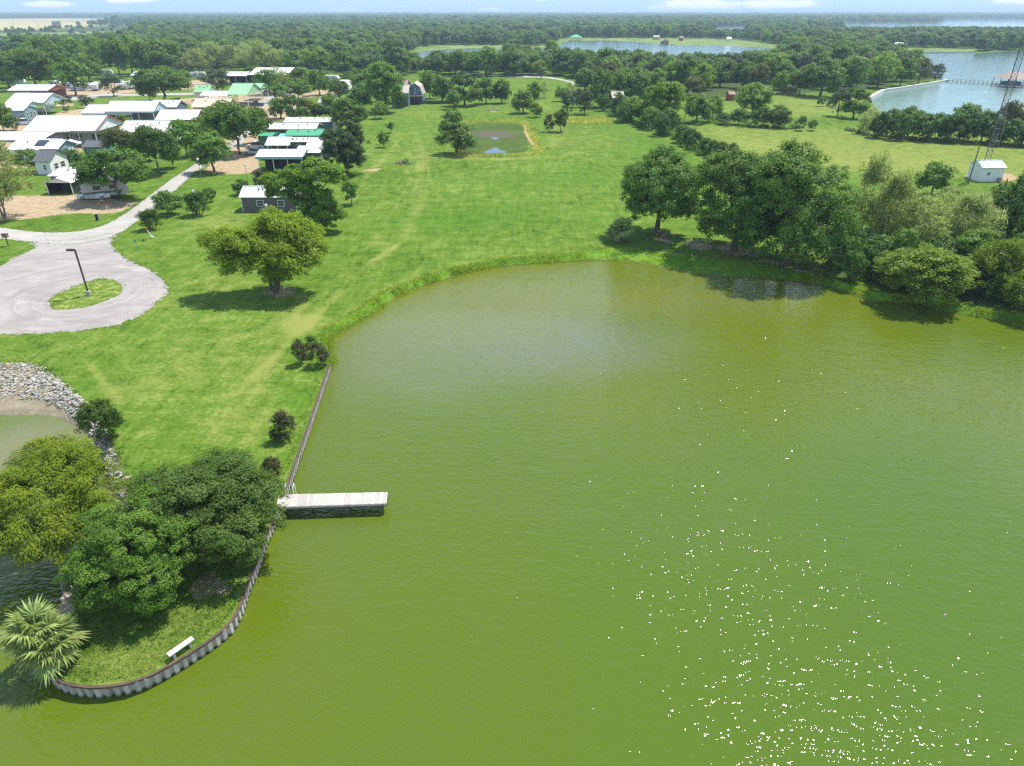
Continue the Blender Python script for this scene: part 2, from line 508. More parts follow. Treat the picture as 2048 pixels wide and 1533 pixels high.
def make_pile_mat():
    m, t = new_mat('sheet_pile_vinyl')
    p = t.pos()
    n1 = t.noise(t.pos((3, 3, 0.8)), 1.0, 5.0, 0.65)
    z = t.n('ShaderNodeSeparateXYZ', i={0: t.n('ShaderNodeNewGeometry').outputs['Position']}).outputs[2]
    c = t.mix(t.step(n1, 0.35, 0.65), (0.30, 0.275, 0.235), (0.46, 0.43, 0.37))
    lv = t.math('ADD', z, t.math('MULTIPLY', n1, 0.30))
    c = t.mix(t.step(lv, -0.38, -0.62), c, (0.075, 0.085, 0.035))   # algae line above the water
    b = t.n('ShaderNodeBsdfPrincipled', i={'Base Color': c, 'Roughness': 0.7})
    return finish(m, t, b.outputs[0])


M['pile'] = make_pile_mat()
LEAF = {
    'oak': leaf_mat('oak_leaves', (0.042, 0.105, 0.010), (0.180, 0.280, 0.045)),
    'live': leaf_mat('live_oak_leaves', (0.032, 0.074, 0.016), (0.105, 0.165, 0.046)),
    'elm': leaf_mat('elm_leaves', (0.055, 0.135, 0.008), (0.180, 0.285, 0.036)),
    'lime': leaf_mat('bright_green_leaves', (0.10, 0.200, 0.010), (0.225, 0.340, 0.032), 0.4),
    'inlet_willow': leaf_mat('inlet_willow_leaves', (0.085, 0.140, 0.004), (0.250, 0.305, 0.018), 0.36),
    'pale': leaf_mat('pale_feathery_leaves', (0.170, 0.220, 0.055), (0.36, 0.41, 0.15), 0.5),
    'willow': leaf_mat('willow_leaves', (0.130, 0.220, 0.006), (0.330, 0.445, 0.030), 0.42),
    'cedar': leaf_mat('cedar_needles', (0.040, 0.076, 0.024), (0.120, 0.150, 0.060), 0.2),
    'bush': leaf_mat('shrub_leaves', (0.040, 0.098, 0.010), (0.125, 0.215, 0.032)),
    'red': leaf_mat('crape_myrtle_leaves', (0.055, 0.082, 0.022), (0.135, 0.150, 0.050), 0.3, (0.30, 0.13, 0.09)),
    'olive': leaf_mat('olive_leaves', (0.07, 0.09, 0.012), (0.155, 0.155, 0.035), 0.3),
    'forest': leaf_mat('woodland_leaves', (0.044, 0.105, 0.020), (0.160, 0.245, 0.062), 0.3, None, 0.75),
    'frond': leaf_mat('palm_fronds', (0.10, 0.17, 0.025), (0.34, 0.40, 0.13), 0.25),
    'frond_dry': leaf_mat('dry_palm_fronds', (0.22, 0.17, 0.085), (0.34, 0.29, 0.15), 0.2),
    'tall': leaf_mat('tall_bank_grass', (0.080, 0.200, 0.010), (0.33, 0.37, 0.030), 0.5),
    'reed': leaf_mat('dry_reeds', (0.20, 0.27, 0.03), (0.50, 0.50, 0.12), 0.55),
}


# ------------------------------------------------------------------ shapes of the land
def pip(pts, poly):
    """points (n,2) inside polygon -> bool"""
    x, y = pts[:, 0], pts[:, 1]
    poly = np.asarray(poly, dtype=np.float64)
    ins = np.zeros(len(pts), dtype=bool)
    j = len(poly) - 1
    for i in range(len(poly)):
        xi, yi = poly[i]
        xj, yj = poly[j]
        if yi != yj:
            c = (yi > y) != (yj > y)
            ins ^= c & (x < (xj - xi) * (y - yi) / (yj - yi) + xi)
        j = i
    return ins


def seg_dist(pts, line, closed=False):
    """distance of points (n,2) to a polyline"""
    line = np.asarray(line, dtype=np.float64)
    n = len(line)
    d = np.full(len(pts), 1e9)
    for i in range(n if closed else n - 1):
        a, b = line[i], line[(i + 1) % n]
        ab = b - a
        t = np.clip(((pts - a) @ ab) / max(1e-9, ab @ ab), 0, 1)
        q = a + t[:, None] * ab
        d = np.minimum(d, np.hypot(pts[:, 0] - q[:, 0], pts[:, 1] - q[:, 1]))
    return d


def catmull(pts, step, closed=False):
    pts = [Vector(p) for p in pts]
    n = len(pts)
    out = []
    for i in range(n if closed else n - 1):
        g = (lambda k: pts[k % n]) if closed else (lambda k: pts[min(max(k, 0), n - 1)])
        p0, p1, p2, p3 = g(i - 1), g(i), g(i + 1), g(i + 2)
        m = max(1, int((p2 - p1).length / step))
        for k in range(m):
            t = k / m
            out.append(0.5 * ((2 * p1) + (p2 - p0) * t + (2 * p0 - 5 * p1 + 4 * p2 - p3) * t * t + (3 * p1 - p0 - 3 * p2 + p3) * t ** 3))
    if not closed:
        out.append(pts[-1])
    return out


WATER_Z = -0.8
BANK = [((657, 726), (660, 729)), ((648, 672), (658, 688)), ((660, 655), (674, 668)), ((690, 638), (705, 650)), ((730, 612), (747, 626)),
        ((785, 578), (802, 590)), ((835, 558), (850, 571)), ((890, 542), (902, 556)), ((950, 527), (960, 541)), ((1015, 517), (1022, 532)),
        ((1100, 510), (1100, 527)), ((1195, 502), (1200, 522)), ((1238, 492), (1280, 529)), ((1300, 499), (1350, 543)), ((1370, 507), (1410, 551)),
        ((1450, 518), (1470, 555)), ((1530, 529), (1540, 558)), ((1630, 545), (1620, 567)), ((1660, 555), (1680, 580)), ((1700, 570), (1735, 600)),
        ((1760, 585), (1800, 606)), ((1830, 592), (1850, 611)), ((1900, 605), (1900, 626)), ((1960, 618), (1960, 636)), ((2048, 628), (2048, 646)), ((2200, 652), (2200, 672))]
RIP = [((-160, 735), (-160, 838)), ((-60, 730), (-60, 834)), ((0, 728), (0, 832)), ((60, 728), (46, 833)), ((110, 755), (80, 831)), ((150, 790), (112, 836)), ((185, 825), (145, 851)),
       ((212, 862), (172, 867)), ((232, 905), (205, 905)), ((248, 945), (222, 955)), ((258, 985), (226, 1000)), ((252, 1035), (218, 1050)),
       ((220, 1080), (182, 1095)), ((180, 1125), (148, 1140)), ((168, 1170), (136, 1178)), ((150, 1215), (118, 1218)), ((105, 1270), (84, 1272)), ((88, 1318), (80, 1322))]
WALL = [(91, 1322), (103, 1344), (127, 1363), (182, 1372), (230, 1369), (279, 1358), (333, 1332), (378, 1305), (424, 1275), (454, 1251),
        (475, 1217), (490, 1172), (509, 1127), (521, 1090), (539, 1050), (557, 1011), (575, 960), (616, 846), (657, 727)]

bank_top = catmull([P(*a) for a, b in BANK], 0.8)
bank_wat = catmull([P(*b, z=WATER_Z - 0.02) for a, b in BANK], 0.8)
rip_top = catmull([P(*a) for a, b in RIP], 0.7)
rip_wat = catmull([P(*b, z=WATER_Z - 0.02) for a, b in RIP], 0.7)
wall_line = catmull([P(x, y) for x, y in WALL], 0.5)
bt = [(p.x, p.y) for p in bank_top]
far_edge = [(60.0 + 55, bt[-1][1] - 6), (130.0, 20.0), (160.0, -140.0), (-160.0, -140.0), (-90.0, 20.0)]
rt = [(p.x, p.y) for p in rip_top]
wl = [(p.x, p.y) for p in wall_line]
COVE = bt + far_edge + rt + wl[1:-1]

LAKE1 = [(815, 112), (850, 103), (880, 100), (935, 97.5), (1000, 99), (1040, 101), (1105, 95), (1122, 90), (1130, 84), (1180, 82), (1230, 82), (1290, 86), (1340, 89.5),
         (1420, 92), (1480, 93.5), (1540, 97), (1550, 102), (1530, 120), (1420, 132), (1300, 124), (1150, 114), (1000, 113), (900, 117)]
LAKE2 = [(1742, 197), (1765, 184), (1800, 179), (1850, 171), (1893, 163), (1880, 158), (1850, 146), (1790, 118), (1772, 108), (1790, 106), (1950, 106.5), (2000, 104),
         (2048, 102), (2300, 98), (2300, 262), (2048, 255), (1850, 245), (1770, 232)]
LAKE3 = [(1655, 49), (1700, 45.5), (1880, 45.5), (1888, 39), (1950, 38), (2048, 38.5), (2300, 40), (2300, 66), (1990, 68), (1900, 64), (1830, 66), (1700, 60)]
LAKE4 = [(1432, 53), (1485, 52), (1492, 66), (1425, 66)]
LAKES = [W2(p) for p in (LAKE1, LAKE2, LAKE3, LAKE4)]


def quick_noise(x, y, s, seed=0.0):
    x, y = x * s + seed, y * s - seed * 1.7
    return (np.sin(x * 1.3 + 1.7 * np.sin(y * 0.9 + seed)) + np.sin(y * 1.7 + 1.3 * np.sin(x * 1.1)) + np.sin((x + y) * 0.8 + 2.1 * np.sin((x - y) * 0.7))) / 3.0


rng = np.random.default_rng(11)


def grid(x0, x1, y0, y1, s, jit=0.3):
    gx, gy = np.meshgrid(np.arange(x0, x1, s), np.arange(y0, y1, s))
    p = np.stack([gx.ravel(), gy.ravel()], 1)
    return p + rng.uniform(-jit, jit, p.shape) * s


R1 = (-62, 66, 24, 200)
R2 = (-180, 190, 6, 430)
R3 = (-1250, 1250, -30, 2800)


def outside(p, r, m):
    return ~((p[:, 0] > r[0] - m) & (p[:, 0] < r[1] + m) & (p[:, 1] > r[2] - m) & (p[:, 1] < r[3] + m))


g1 = grid(*R1, 0.5)
g2 = grid(*R2, 3.0)
g2 = g2[outside(g2, R1, 1.5)]
g3 = grid(*R3, 28.0)
g3 = g3[outside(g3, R2, 14)]
g4 = grid(-14000, 14000, -600, 14000, 450.0)
g4 = g4[outside(g4, R3, 200)]
pts = np.concatenate([g1, g2, g3, g4])
cov = np.asarray(COVE)
near = outside(pts, R2, 0) | ((seg_dist(pts, cov, True) > 0.35) & ~pip(pts, cov))
pts = pts[near]
allp = np.concatenate([cov, pts])
nb = len(cov)
res = cdt([Vector(p) for p in allp.tolist()], [(i, (i + 1) % nb) for i in range(nb)], [], 0, 1e-5)
gv = np.asarray([tuple(v) for v in res[0]])
gf = np.asarray([f for f in res[2] if len(f) == 3])
cen = gv[gf].mean(axis=1)
gf = gf[~pip(cen, cov)]


def soft(poly, feather):
    poly = W2(poly)
    ins = pip(gv, poly)
    d = seg_dist(gv, poly, True)
    sd = np.where(ins, d, -d)
    return np.clip(sd / feather * 0.5 + 0.5, 0, 1)


n_small = quick_noise(gv[:, 0], gv[:, 1], 0.35)
dry = 0.07 + 0.14 * quick_noise(gv[:, 0], gv[:, 1], 0.05, 3)
lush = np.zeros(len(gv))
sand = np.zeros(len(gv))
wood = np.zeros(len(gv))
scrub = np.zeros(len(gv))
tan = np.zeros(len(gv))
# worn vehicle lines across the lawn (photograph pixels)
TRACKS = [([(838, 322), (830, 380), (815, 440), (770, 500), (700, 560), (620, 640), (560, 700), (470, 790)], 0.55, 0.42),
          ([(846, 322), (842, 380), (828, 440), (795, 490), (740, 540), (660, 610), (600, 670)], 0.5, 0.42),
          ([(852, 322), (862, 360), (880, 395), (905, 420)], 0.35, 0.3), ([(835, 330), (800, 400), (755, 470), (690, 545), (640, 600)], 0.35, 0.34),
          ([(858, 320), (853, 380), (844, 420), (835, 450)], 0.3, 0.3), ([(828, 330), (790, 370), (755, 420), (735, 450)], 0.35, 0.28),
          ([(845, 318), (838, 280), (835, 250), (850, 225), (870, 212)], 0.9, 0.3), ([(836, 318), (826, 280), (830, 250), (846, 225)], 0.35, 0.3), ([(830, 318), (790, 285), (800, 250), (818, 225)], 0.6, 0.36),
          ([(760, 330), (790, 290), (820, 262), (818, 235)], 0.35, 0.45), ([(765, 318), (735, 350), (705, 400)], 0.7, 0.4),
          ([(620, 600), (590, 640), (570, 690), (520, 770), (480, 830)], 0.6, 0.26), ([(640, 690), (600, 600), (590, 640)], 0.5, 0.3),
          ([(180, 730), (215, 775), (245, 810)], 0.35, 0.7), ([(980, 560), (1080, 480), (1150, 470), (1230, 470)], 0.3, 0.25), ([(700, 560), (750, 520), (830, 470)], 0.4, 0.35),
          ([(860, 312), (960, 318), (1060, 316), (1150, 306)], 2.6, 0.6), ([(1100, 300), (1110, 262), (1120, 240), (1090, 215), (1050, 200)], 3.0, 0.38),
          ([(545, 560), (560, 610), (610, 650)], 1.4, 0.22), ([(960, 468), (985, 455), (1010, 468)], 1.2, 0.34)]
for line, wd, amt in TRACKS:
    d = seg_dist(gv, [tuple(q) for q in catmull([P(*q).xy for q in line], 3.0)])
    dry += amt * np.exp(-(d / wd) ** 2) * (0.75 + 0.45 * n_small)
for cx, cy, r, amt in ((245, 780, 3, .25), (420, 700, 6, .22), (330, 610, 5, .25), (570, 650, 4, .3), (960, 510, 5, .25), (1230, 470, 3, .25), (460, 870, 4, .2),
                       (370, 760, 5, .15), (520, 820, 4, .2), (520, 740, 3, .2), (150, 690, 5, .12), (440, 560, 4, .25), (430, 445, 4, .35), (460, 470, 3, .3),
                       (985, 255, 9, .3), (1160, 285, 10, .25), (1420, 170, 10, .2), (1010, 330, 6, .2), (190, 1160, 1.5, .5), (225, 1180, 1.2, .4), (250, 1340, 3, .22), (400, 1230, 2, .2)):
    p = P(cx, cy)
    dry += amt * np.exp(-((gv[:, 0] - p.x) ** 2 + (gv[:, 1] - p.y) ** 2) / r ** 2)
dry += 0.42 * soft([(1385, 248), (1700, 258), (2300, 300), (2300, 400), (1900, 350), (1700, 345), (1560, 320), (1460, 310)], 6)
dry += 0.30 * soft([(640, 700), (700, 640), (800, 580), (900, 545), (1040, 518), (1230, 500), (1230, 494), (1040, 508), (890, 532), (780, 566), (680, 622), (630, 690)], 1.5)
dry += 0.28 * soft([(1420, 240), (1470, 190), (1560, 190), (1740, 195), (1700, 240)], 6)
for cx, cy, r in ((650, 330, 7), (930, 450, 6), (860, 440, 5), (780, 440, 5), (1000, 420, 10), (1150, 350, 10), (700, 700, 3), (480, 360, 5), (430, 380, 4), (600, 800, 3), (620, 470, 6), (1300, 300, 10), (200, 770, 3), (1010, 370, 8), (1200, 440, 6)):
    p = P(cx, cy)
    lush += 0.55 * np.exp(-((gv[:, 0] - p.x) ** 2 + (gv[:, 1] - p.y) ** 2) / r ** 2)
lush += 0.8 * soft([(650, 690), (720, 640), (800, 588), (960, 538), (1100, 524), (1200, 520), (1200, 506), (1040, 520), (900, 545), (790, 580), (700, 630)], 1.2)
lush += 0.6 * soft([(1200, 215), (1210, 240), (1340, 290), (1420, 330), (1400, 340), (1180, 250)], 3)
lush = np.clip(lush, 0, 1)
# bare sandy yards of the trailer park
SAND = [[(-200, 385), (60, 392), (160, 390), (255, 402), (272, 407), (240, 426), (130, 428), (40, 440), (-200, 452)],
        [(408, 348), (425, 320), (470, 300), (516, 300), (520, 346), (470, 349)], [(-200, 240), (40, 245), (62, 250), (50, 275), (-200, 285)],
        [(112, 208), (165, 205), (190, 218), (165, 232), (112, 232)], [(105, 285), (160, 285), (166, 312), (112, 318)], [(440, 270), (516, 268), (516, 300), (440, 310)],
        [(480, 175), (600, 178), (600, 235), (500, 250), (470, 215)], [(120, 225), (160, 225), (155, 240), (115, 240)], [(600, 182), (680, 180), (680, 192), (610, 196)],
        [(-60, 262), (60, 258), (270, 238), (285, 275), (160, 286), (100, 300), (96, 335), (-60, 340)], [(280, 205), (460, 190), (470, 215), (400, 230), (300, 228)], [(165, 232), (320, 218), (400, 238), (330, 262), (250, 262)],
        [(20, 175), (420, 160), (500, 150), (500, 160), (380, 178), (260, 186), (130, 195), (20, 200)]]
for q in SAND:
    sand = np.maximum(sand, soft(q, 1.6))
SAND.append([(-60, 205), (110, 200), (170, 212), (300, 205), (420, 200), (470, 215), (500, 262), (440, 275), (330, 285), (200, 300), (110, 320), (-60, 340)])
GRASSY = [[(170, 305), (300, 300), (370, 290), (420, 300), (400, 320), (330, 360), (260, 395), (120, 330)], [(105, 318), (160, 312), (200, 330), (120, 340)], [(320, 212), (380, 205), (385, 220), (330, 226)],[(140, 195), (250, 190), (270, 200), (240, 212), (150, 214)], [(120, 214), (160, 214), (150, 222), (118, 222)]]
for q in GRASSY:
    sand *= 1 - soft(q, 1.5)
for cx, cy, r in ((415, 1165, 1.0), (440, 1175, 0.7), (400, 1185, 0.6), (480, 1125, 0.5), (745, 340, 2.0), (690, 362, 1.0), (560, 585, 2.0), (1470, 500, 3.0), (1400, 490, 2.5), (1330, 480, 1.5), (1540, 530, 2.5), (240, 960, 1.0), (1960, 360, 3.0), (1995, 360, 3.0), (255, 1000, 1.0), (985, 222, 2.5)):
    p = P(cx, cy)
    sand = np.maximum(sand, 0.62 * np.exp(-((gv[:, 0] - p.x) ** 2 + (gv[:, 1] - p.y) ** 2) / (r * 1.6) ** 2))
tan = soft([(-500, 66), (60, 60.5), (200, 51), (310, 39.6), (200, 37.2), (-500, 40)], 60)
WOODS = [[(250, 100), (560, 140), (690, 150), (830, 150), (850, 120), (815, 112), (700, 80), (250, 60)], [(1150, 165), (1250, 205), (1560, 190), (1700, 180), (1850, 160), (1780, 120), (1540, 122), (1230, 130), (1140, 118)],
         [(1640, 540), (1700, 560), (1840, 590), (2100, 630), (2150, 480), (1900, 420), (1700, 470)]]
for q in WOODS:
    wood = np.maximum(wood, soft(q, 5))
wood = np.maximum(wood, np.where((gv[:, 1] > 900), 0.9, 0))
for q in ([(-300, 70), (80, 66), (250, 62), (260, 95), (130, 100), (-300, 108)], [(820, 106), (850, 92), (1010, 90), (1108, 87), (1120, 76.5), (1340, 76), (1500, 80), (1560, 90), (1550, 106)],
          [(1762, 94), (1952, 98), (1952, 108), (1762, 108)]):
    k = soft(q, 25)
    wood *= 1 - k
    scrub = np.maximum(scrub, k)
wood *= 1 - tan
gz = np.zeros(len(gv))
me = np_mesh('ground', np.column_stack([gv, gz]), gf, M['ground'], attrs=dict(dry=dry, lush=lush, sand=sand, wood=wood, scrub=scrub, tan=tan))
obj('ground', me, kind='structure')


def strip(name, top, wat, mat, rows=4, sink=1.6):
    """bank between the edge of the land and the waterline and on below it"""
    n = 160
    def res_(l):
        l = np.asarray([tuple(p) for p in l])
        s = np.r_[0, np.cumsum(np.linalg.norm(np.diff(l, axis=0), axis=1))]
        q = np.linspace(0, s[-1], n)
        return np.stack([np.interp(q, s, l[:, k]) for k in range(3)], 1)
    a, b = res_(top), res_(wat)
    r = np.random.default_rng(5)
    vs = []
    for k in range(rows + 1):
        t = k / rows
        q = a * (1 - t) + b * t
        if 0 < k < rows:
            q[:, 2] += r.uniform(-0.06, 0.06, n)
        vs.append(q)
    d = b - a
    d[:, 2] = 0
    d /= np.maximum(1e-6, np.linalg.norm(d, axis=1))[:, None]
    e = b + d * 1.5
    e[:, 2] -= sink
    vs[rows] = vs[rows] + d * r.uniform(-0.1, 0.25, n)[:, None]
    vs.append(e)
    vs = np.concatenate(vs)
    fs = [(k * n + i, k * n + i + 1, (k + 1) * n + i + 1, (k + 1) * n + i) for k in range(rows + 1) for i in range(n - 1)]
    return a, b, np_mesh(name, vs, fs, mat)


def bank_mat():
    m, t = new_mat('grassy_bank')
    p = t.pos()
    n = t.noise(p, 1.2, 5.0, 0.7)
    z = t.n('ShaderNodeSeparateXYZ', i={0: t.n('ShaderNodeNewGeometry').outputs['Position']}).outputs[2]
    c = t.mix(t.step(n, 0.35, 0.65), (0.06, 0.19, 0.012), (0.16, 0.27, 0.025))
    c = t.mix(t.step(t.math('ADD', z, t.math('MULTIPLY', n, 0.25)), -0.52, -0.70), c, (0.12, 0.10, 0.05))   # wet mud at the waterline
    b = t.n('ShaderNodeBsdfPrincipled', i={'Base Color': c, 'Roughness': 0.9, 'Specular IOR Level': 0.1})
    return finish(m, t, b.outputs[0])


M['bank'] = bank_mat()
bank_a, bank_b, me = strip('shore_bank', bank_top, bank_wat, M['bank'])
obj('shore_bank', me, kind='structure')
rip_a, rip_b, me = strip('stony_bank', rip_top, rip_wat, M['mud'])
obj('stony_bank', me, kind='structure')

# water sheets
def flat(name, poly, z, mat, kind='structure', **kw):
    poly = [tuple(p) for p in poly]
    n = len(poly)
    r = cdt([Vector(p) for p in poly], [(i, (i + 1) % n) for i in range(n)], [], 1, 1e-6)
    vs = np.asarray([(v.x, v.y, z) for v in r[0]])
    fs = np.asarray([f if len(f) == 3 else f[:3] for f in r[2]])
    a, b, c = vs[fs[:, 0]], vs[fs[:, 1]], vs[fs[:, 2]]
    up = ((b - a)[:, 0] * (c - a)[:, 1] - (b - a)[:, 1] * (c - a)[:, 0]) > 0
    fs[~up] = fs[~up][:, ::-1]
    return obj(name, np_mesh(name, vs, fs, mat), kind=kind, **kw)


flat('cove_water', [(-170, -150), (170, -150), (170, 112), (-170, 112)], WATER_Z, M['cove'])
for i, q in enumerate(LAKES):
    q = catmull([Vector(p) for p in q], 6.0, True)
    flat('lake_water', q, 0.03, M['lake'])


def patch(name, px, z, mat, jitter=0.2, step=0.6, seed=1, **kw):
    r = np.random.default_rng(seed)
    l = catmull([P(*q).xy for q in px], step, True)
    l = [tuple(Vector(p) + Vector((r.uniform(-jitter, jitter), r.uniform(-jitter, jitter)))) for p in l]
    return flat(name, l, z, mat, **kw)


# ------------------------------------------------------------------ road, gravel turning circle, island
LOT = [(-140, 530), (-60, 560), (0, 531), (45, 508), (72, 494), (60, 487), (100, 482), (160, 480), (222, 468), (232, 470), (224, 482), (226, 494), (238, 508), (262, 524), (295, 537), (320, 556),
       (336, 577), (322, 598), (292, 624), (250, 645), (200, 658), (120, 665), (60, 668), (-40, 667), (-160, 640)]
patch('gravel_lot', LOT, 0.004, M['gravel'], 0.34, 0.5, 3)
ROAD = [(-120, 440), (-40, 449), (0, 455), (70, 464), (130, 465), (180, 459), (222, 444), (262, 419), (302, 389), (342, 359), (380, 335), (402, 321), (425, 309), (446, 297), (470, 280), (490, 255), (505, 225), (520, 205), (545, 190), (590, 183), (600, 186), (560, 194),
        (532, 212), (520, 235), (505, 262), (486, 285), (462, 302), (440, 315), (415, 330), (398, 341), (385, 349), (372, 362), (335, 394), (285, 434), (232, 470), (160, 487), (95, 487), (40, 482), (0, 478), (-120, 466)]
patch('road', ROAD, 0.008, M['road'], 0.12, 0.6, 4)
m, t = new_mat('island_grass')
p, fine, mid, big, f, c = grass_nodes(t)
c = t.mix(t.step(t.noise(p, 1.1, 5.0, 0.7), 0.45, 0.65), c, (0.27, 0.29, 0.085))
b = t.n('ShaderNodeBsdfPrincipled', i={'Base Color': c, 'Roughness': 0.95, 'Specular IOR Level': 0.06})
m.node_tree.links.new(t.bump(fine, 0.8, 0.15), b.inputs['Normal'])
M['island'] = finish(m, t, b.outputs[0])
ISL = [(98, 607), (110, 591), (138, 578), (168, 566), (203, 557), (226, 561), (243, 571), (241, 585), (226, 596), (200, 606), (165, 615), (135, 619), (106, 617)]
patch('grass_island', ISL, 0.012, M['island'], 0.2, 0.4, 5)
patch('back_lane', [(120, 195), (200, 188), (260, 188), (330, 187), (400, 186), (400, 190), (330, 191), (250, 193), (200, 196), (150, 201), (120, 203)], 0.016, M['road'], 0.1, 1.0, 7)
patch('back_drive', [(1080, 152), (1120, 158), (1150, 165), (1158, 172), (1148, 172), (1130, 163), (1085, 156), (1020, 155), (1020, 151)], 0.016, M['road'], 0.1, 1.0, 8)

# ------------------------------------------------------------------ weedy pond in the field
def weed_mat():
    m, t = new_mat('pond_weed')
    p = t.pos()
    n = t.noise(t.pos((0.12, 0.12, 1)), 1.0, 5.0, 0.7)
    n2 = t.noise(p, 1.4, 4.0, 0.7)
    c = t.mix(t.step(t.math('ADD', t.math('MULTIPLY', n, 0.6), t.math('MULTIPLY', n2, 0.4)), 0.38, 0.62), (0.045, 0.078, 0.014), (0.080, 0.118, 0.022))
    g = t.n('ShaderNodeNewGeometry').outputs['Position']
    o = P(990, 268)
    q = t.n('ShaderNodeMapping', i={'Vector': g, 'Location': (-o.x / 7.5, -o.y / 9.0, 0), 'Scale': (1 / 7.5, 1 / 9.0, 0)}).outputs[0]
    dd = t.n('ShaderNodeVectorMath', operation='LENGTH', i={0: q}).outputs['Value']
    e = t.math('ADD', dd, t.math('MULTIPLY', t.math('SUBTRACT', n, 0.5), 2.2))
    c = t.mix(t.step(e, 1.05, 0.4), c, (0.105, 0.09, 0.065))
    b = t.n('ShaderNodeBsdfPrincipled', i={'Base Color': c, 'Roughness': 0.9, 'Specular IOR Level': 0.05})
    m.node_tree.links.new(t.bump(n2, 0.6, 0.08), b.inputs['Normal'])
    return finish(m, t, b.outputs[0])


M['weed'] = weed_mat()
patch('weedy_pond', [(938, 250), (990, 247), (1040, 250), (1052, 272), (1056, 298), (1040, 305), (985, 308), (930, 306), (932, 280)], 0.010, M['weed'], 0.3, 0.7, 9)
patch('pond_water', [(966, 306), (980, 300), (991, 295), (1000, 300), (1014, 305.5), (990, 307.5)], 0.016, M['pool'], 0.1, 0.4, 10)
patch('pond_water', [(982, 276), (990, 274.5), (997, 277), (989, 280.5)], 0.016, M['pool'], 0.15, 0.4, 11)
patch('dirt_path', [(1046, 250), (1050, 250), (1062, 272), (1079, 299), (1075, 302), (1059, 284), (1050, 268)], 0.014, M['sand'], 0.3, 0.6, 12)
patch('dirt_path', [(929, 252), (935, 252), (931, 275), (925, 306), (915, 308), (924, 280)], 0.014, M['sand'], 0.35, 0.6, 13)
patch('bare_pad', [(1930, 352), (1960, 345), (2015, 348), (2035, 358), (2010, 364), (1965, 362)], 0.006, M['sand'], 0.3, 0.5, 14)


# ------------------------------------------------------------------ grass tufts (stuff)
def tufts(name, pos, hts, mat, blades=5, wd=0.06, seed=0, spread=0.22):
    r = np.random.default_rng(seed)
    n = len(pos)
    base = np.repeat(pos, blades, axis=0) + np.column_stack([r.normal(0, spread, (n * blades, 2)), np.zeros(n * blades)])
    h = np.repeat(hts, blades) * r.uniform(0.55, 1.15, n * blades)
    ang = r.uniform(0, 2 * np.pi, n * blades)
    dirv = np.column_stack([np.cos(ang), np.sin(ang), np.zeros_like(ang)])
    lean = r.normal(0, 0.55, (n * blades, 2))
    tip = base + np.column_stack([lean * h[:, None], h])
    wv = dirv * (wd * r.uniform(0.6, 1.4, n * blades))[:, None]
    vs = np.stack([base - wv, base + wv, tip], 1).reshape(-1, 3)
    fs = np.arange(len(vs)).reshape(-1, 3)
    tint = np.repeat(np.clip(np.repeat(r.uniform(0, 1, n), blades) * 0.6 + r.uniform(0, 0.4, n * blades) + 0.45 * quick_noise(base[:, 0], base[:, 1], 0.35), 0, 1), 3)
    return obj(name, np_mesh(name, vs, fs, mat, tint), kind='stuff')


r = np.random.default_rng(21)
nn = 9000
i_ = r.integers(0, len(bank_a), nn)
tt = r.uniform(-0.25, 1.02, nn)
q = bank_a[i_] * (1 - tt[:, None]) + bank_b[i_] * tt[:, None]
q[:, 2] = np.minimum(q[:, 2], 0)
q[:, 0] += r.normal(0, 0.3, nn)
pn = quick_noise(q[:, 0], q[:, 1], 0.9, 3)
ok = (q[:, 1] < 120) & (pn + 0.5 * r.normal(size=nn) > -0.45)
tufts('bank_grass', q[ok], r.uniform(0.06, 0.22, ok.sum()) * (0.85 + 0.6 * pn[ok]), M['tallmat'] if 'tallmat' in M else LEAF['tall'], 6, 0.055, 22, 0.25)
# reeds round the pond
edge = np.asarray([tuple(p) for p in catmull([P(*q_).xy for q_ in [(925, 246), (990, 243), (1044, 245), (1066, 272), (1078, 303), (1050, 310), (985, 312), (922, 311), (930, 280)]], 0.3, True)])
e2 = np.repeat(edge, 4, axis=0) + r.normal(0, 0.55, (len(edge) * 4, 2))
tufts('pond_reeds', np.column_stack([e2, np.zeros(len(e2))]), r.uniform(0.25, 0.8, len(e2)), LEAF['reed'], 4, 0.09, 23, 0.3)
bx = np.column_stack([r.uniform(P(1140, 246).x, P(1222, 246).x, 600), r.uniform(P(1180, 249).y, P(1180, 238).y, 600), np.zeros(600)])
tufts('garden_weeds', bx, r.uniform(0.4, 1.3, 600), LEAF['reed'], 5, 0.12, 24, 0.5)
# ragged rim of longer grass round the gravel and the island, on the wall and among the rocks
rim = []
for poly in (LOT, ISL, ROAD):
    l = np.asarray([tuple(p) for p in catmull([P(*q_).xy for q_ in poly], 0.25, True)])
    rim.append(l + r.normal(0, 0.16, l.shape))
l = np.asarray(wl)
nx = np.gradient(l, axis=0)
nx = np.column_stack([-nx[:, 1], nx[:, 0]]) / np.linalg.norm(nx, axis=1)[:, None]
for k in (0.25, 0.4, 0.6):
    rim.append(l + nx * k + r.normal(0, 0.12, l.shape))
rim = np.concatenate(rim)
rim = rim[(rim[:, 1] < 175) & (np.abs(rim[:, 0]) < 140) & ~pip(rim, cov)]
mt = leaf_mat('lawn_edge_grass', (0.055, 0.135, 0.012), (0.19, 0.26, 0.045), 0.3)
tufts('grass_fringe', np.column_stack([rim, np.zeros(len(rim))]), r.uniform(0.06, 0.2, len(rim)), mt, 5, 0.03, 25, 0.12)
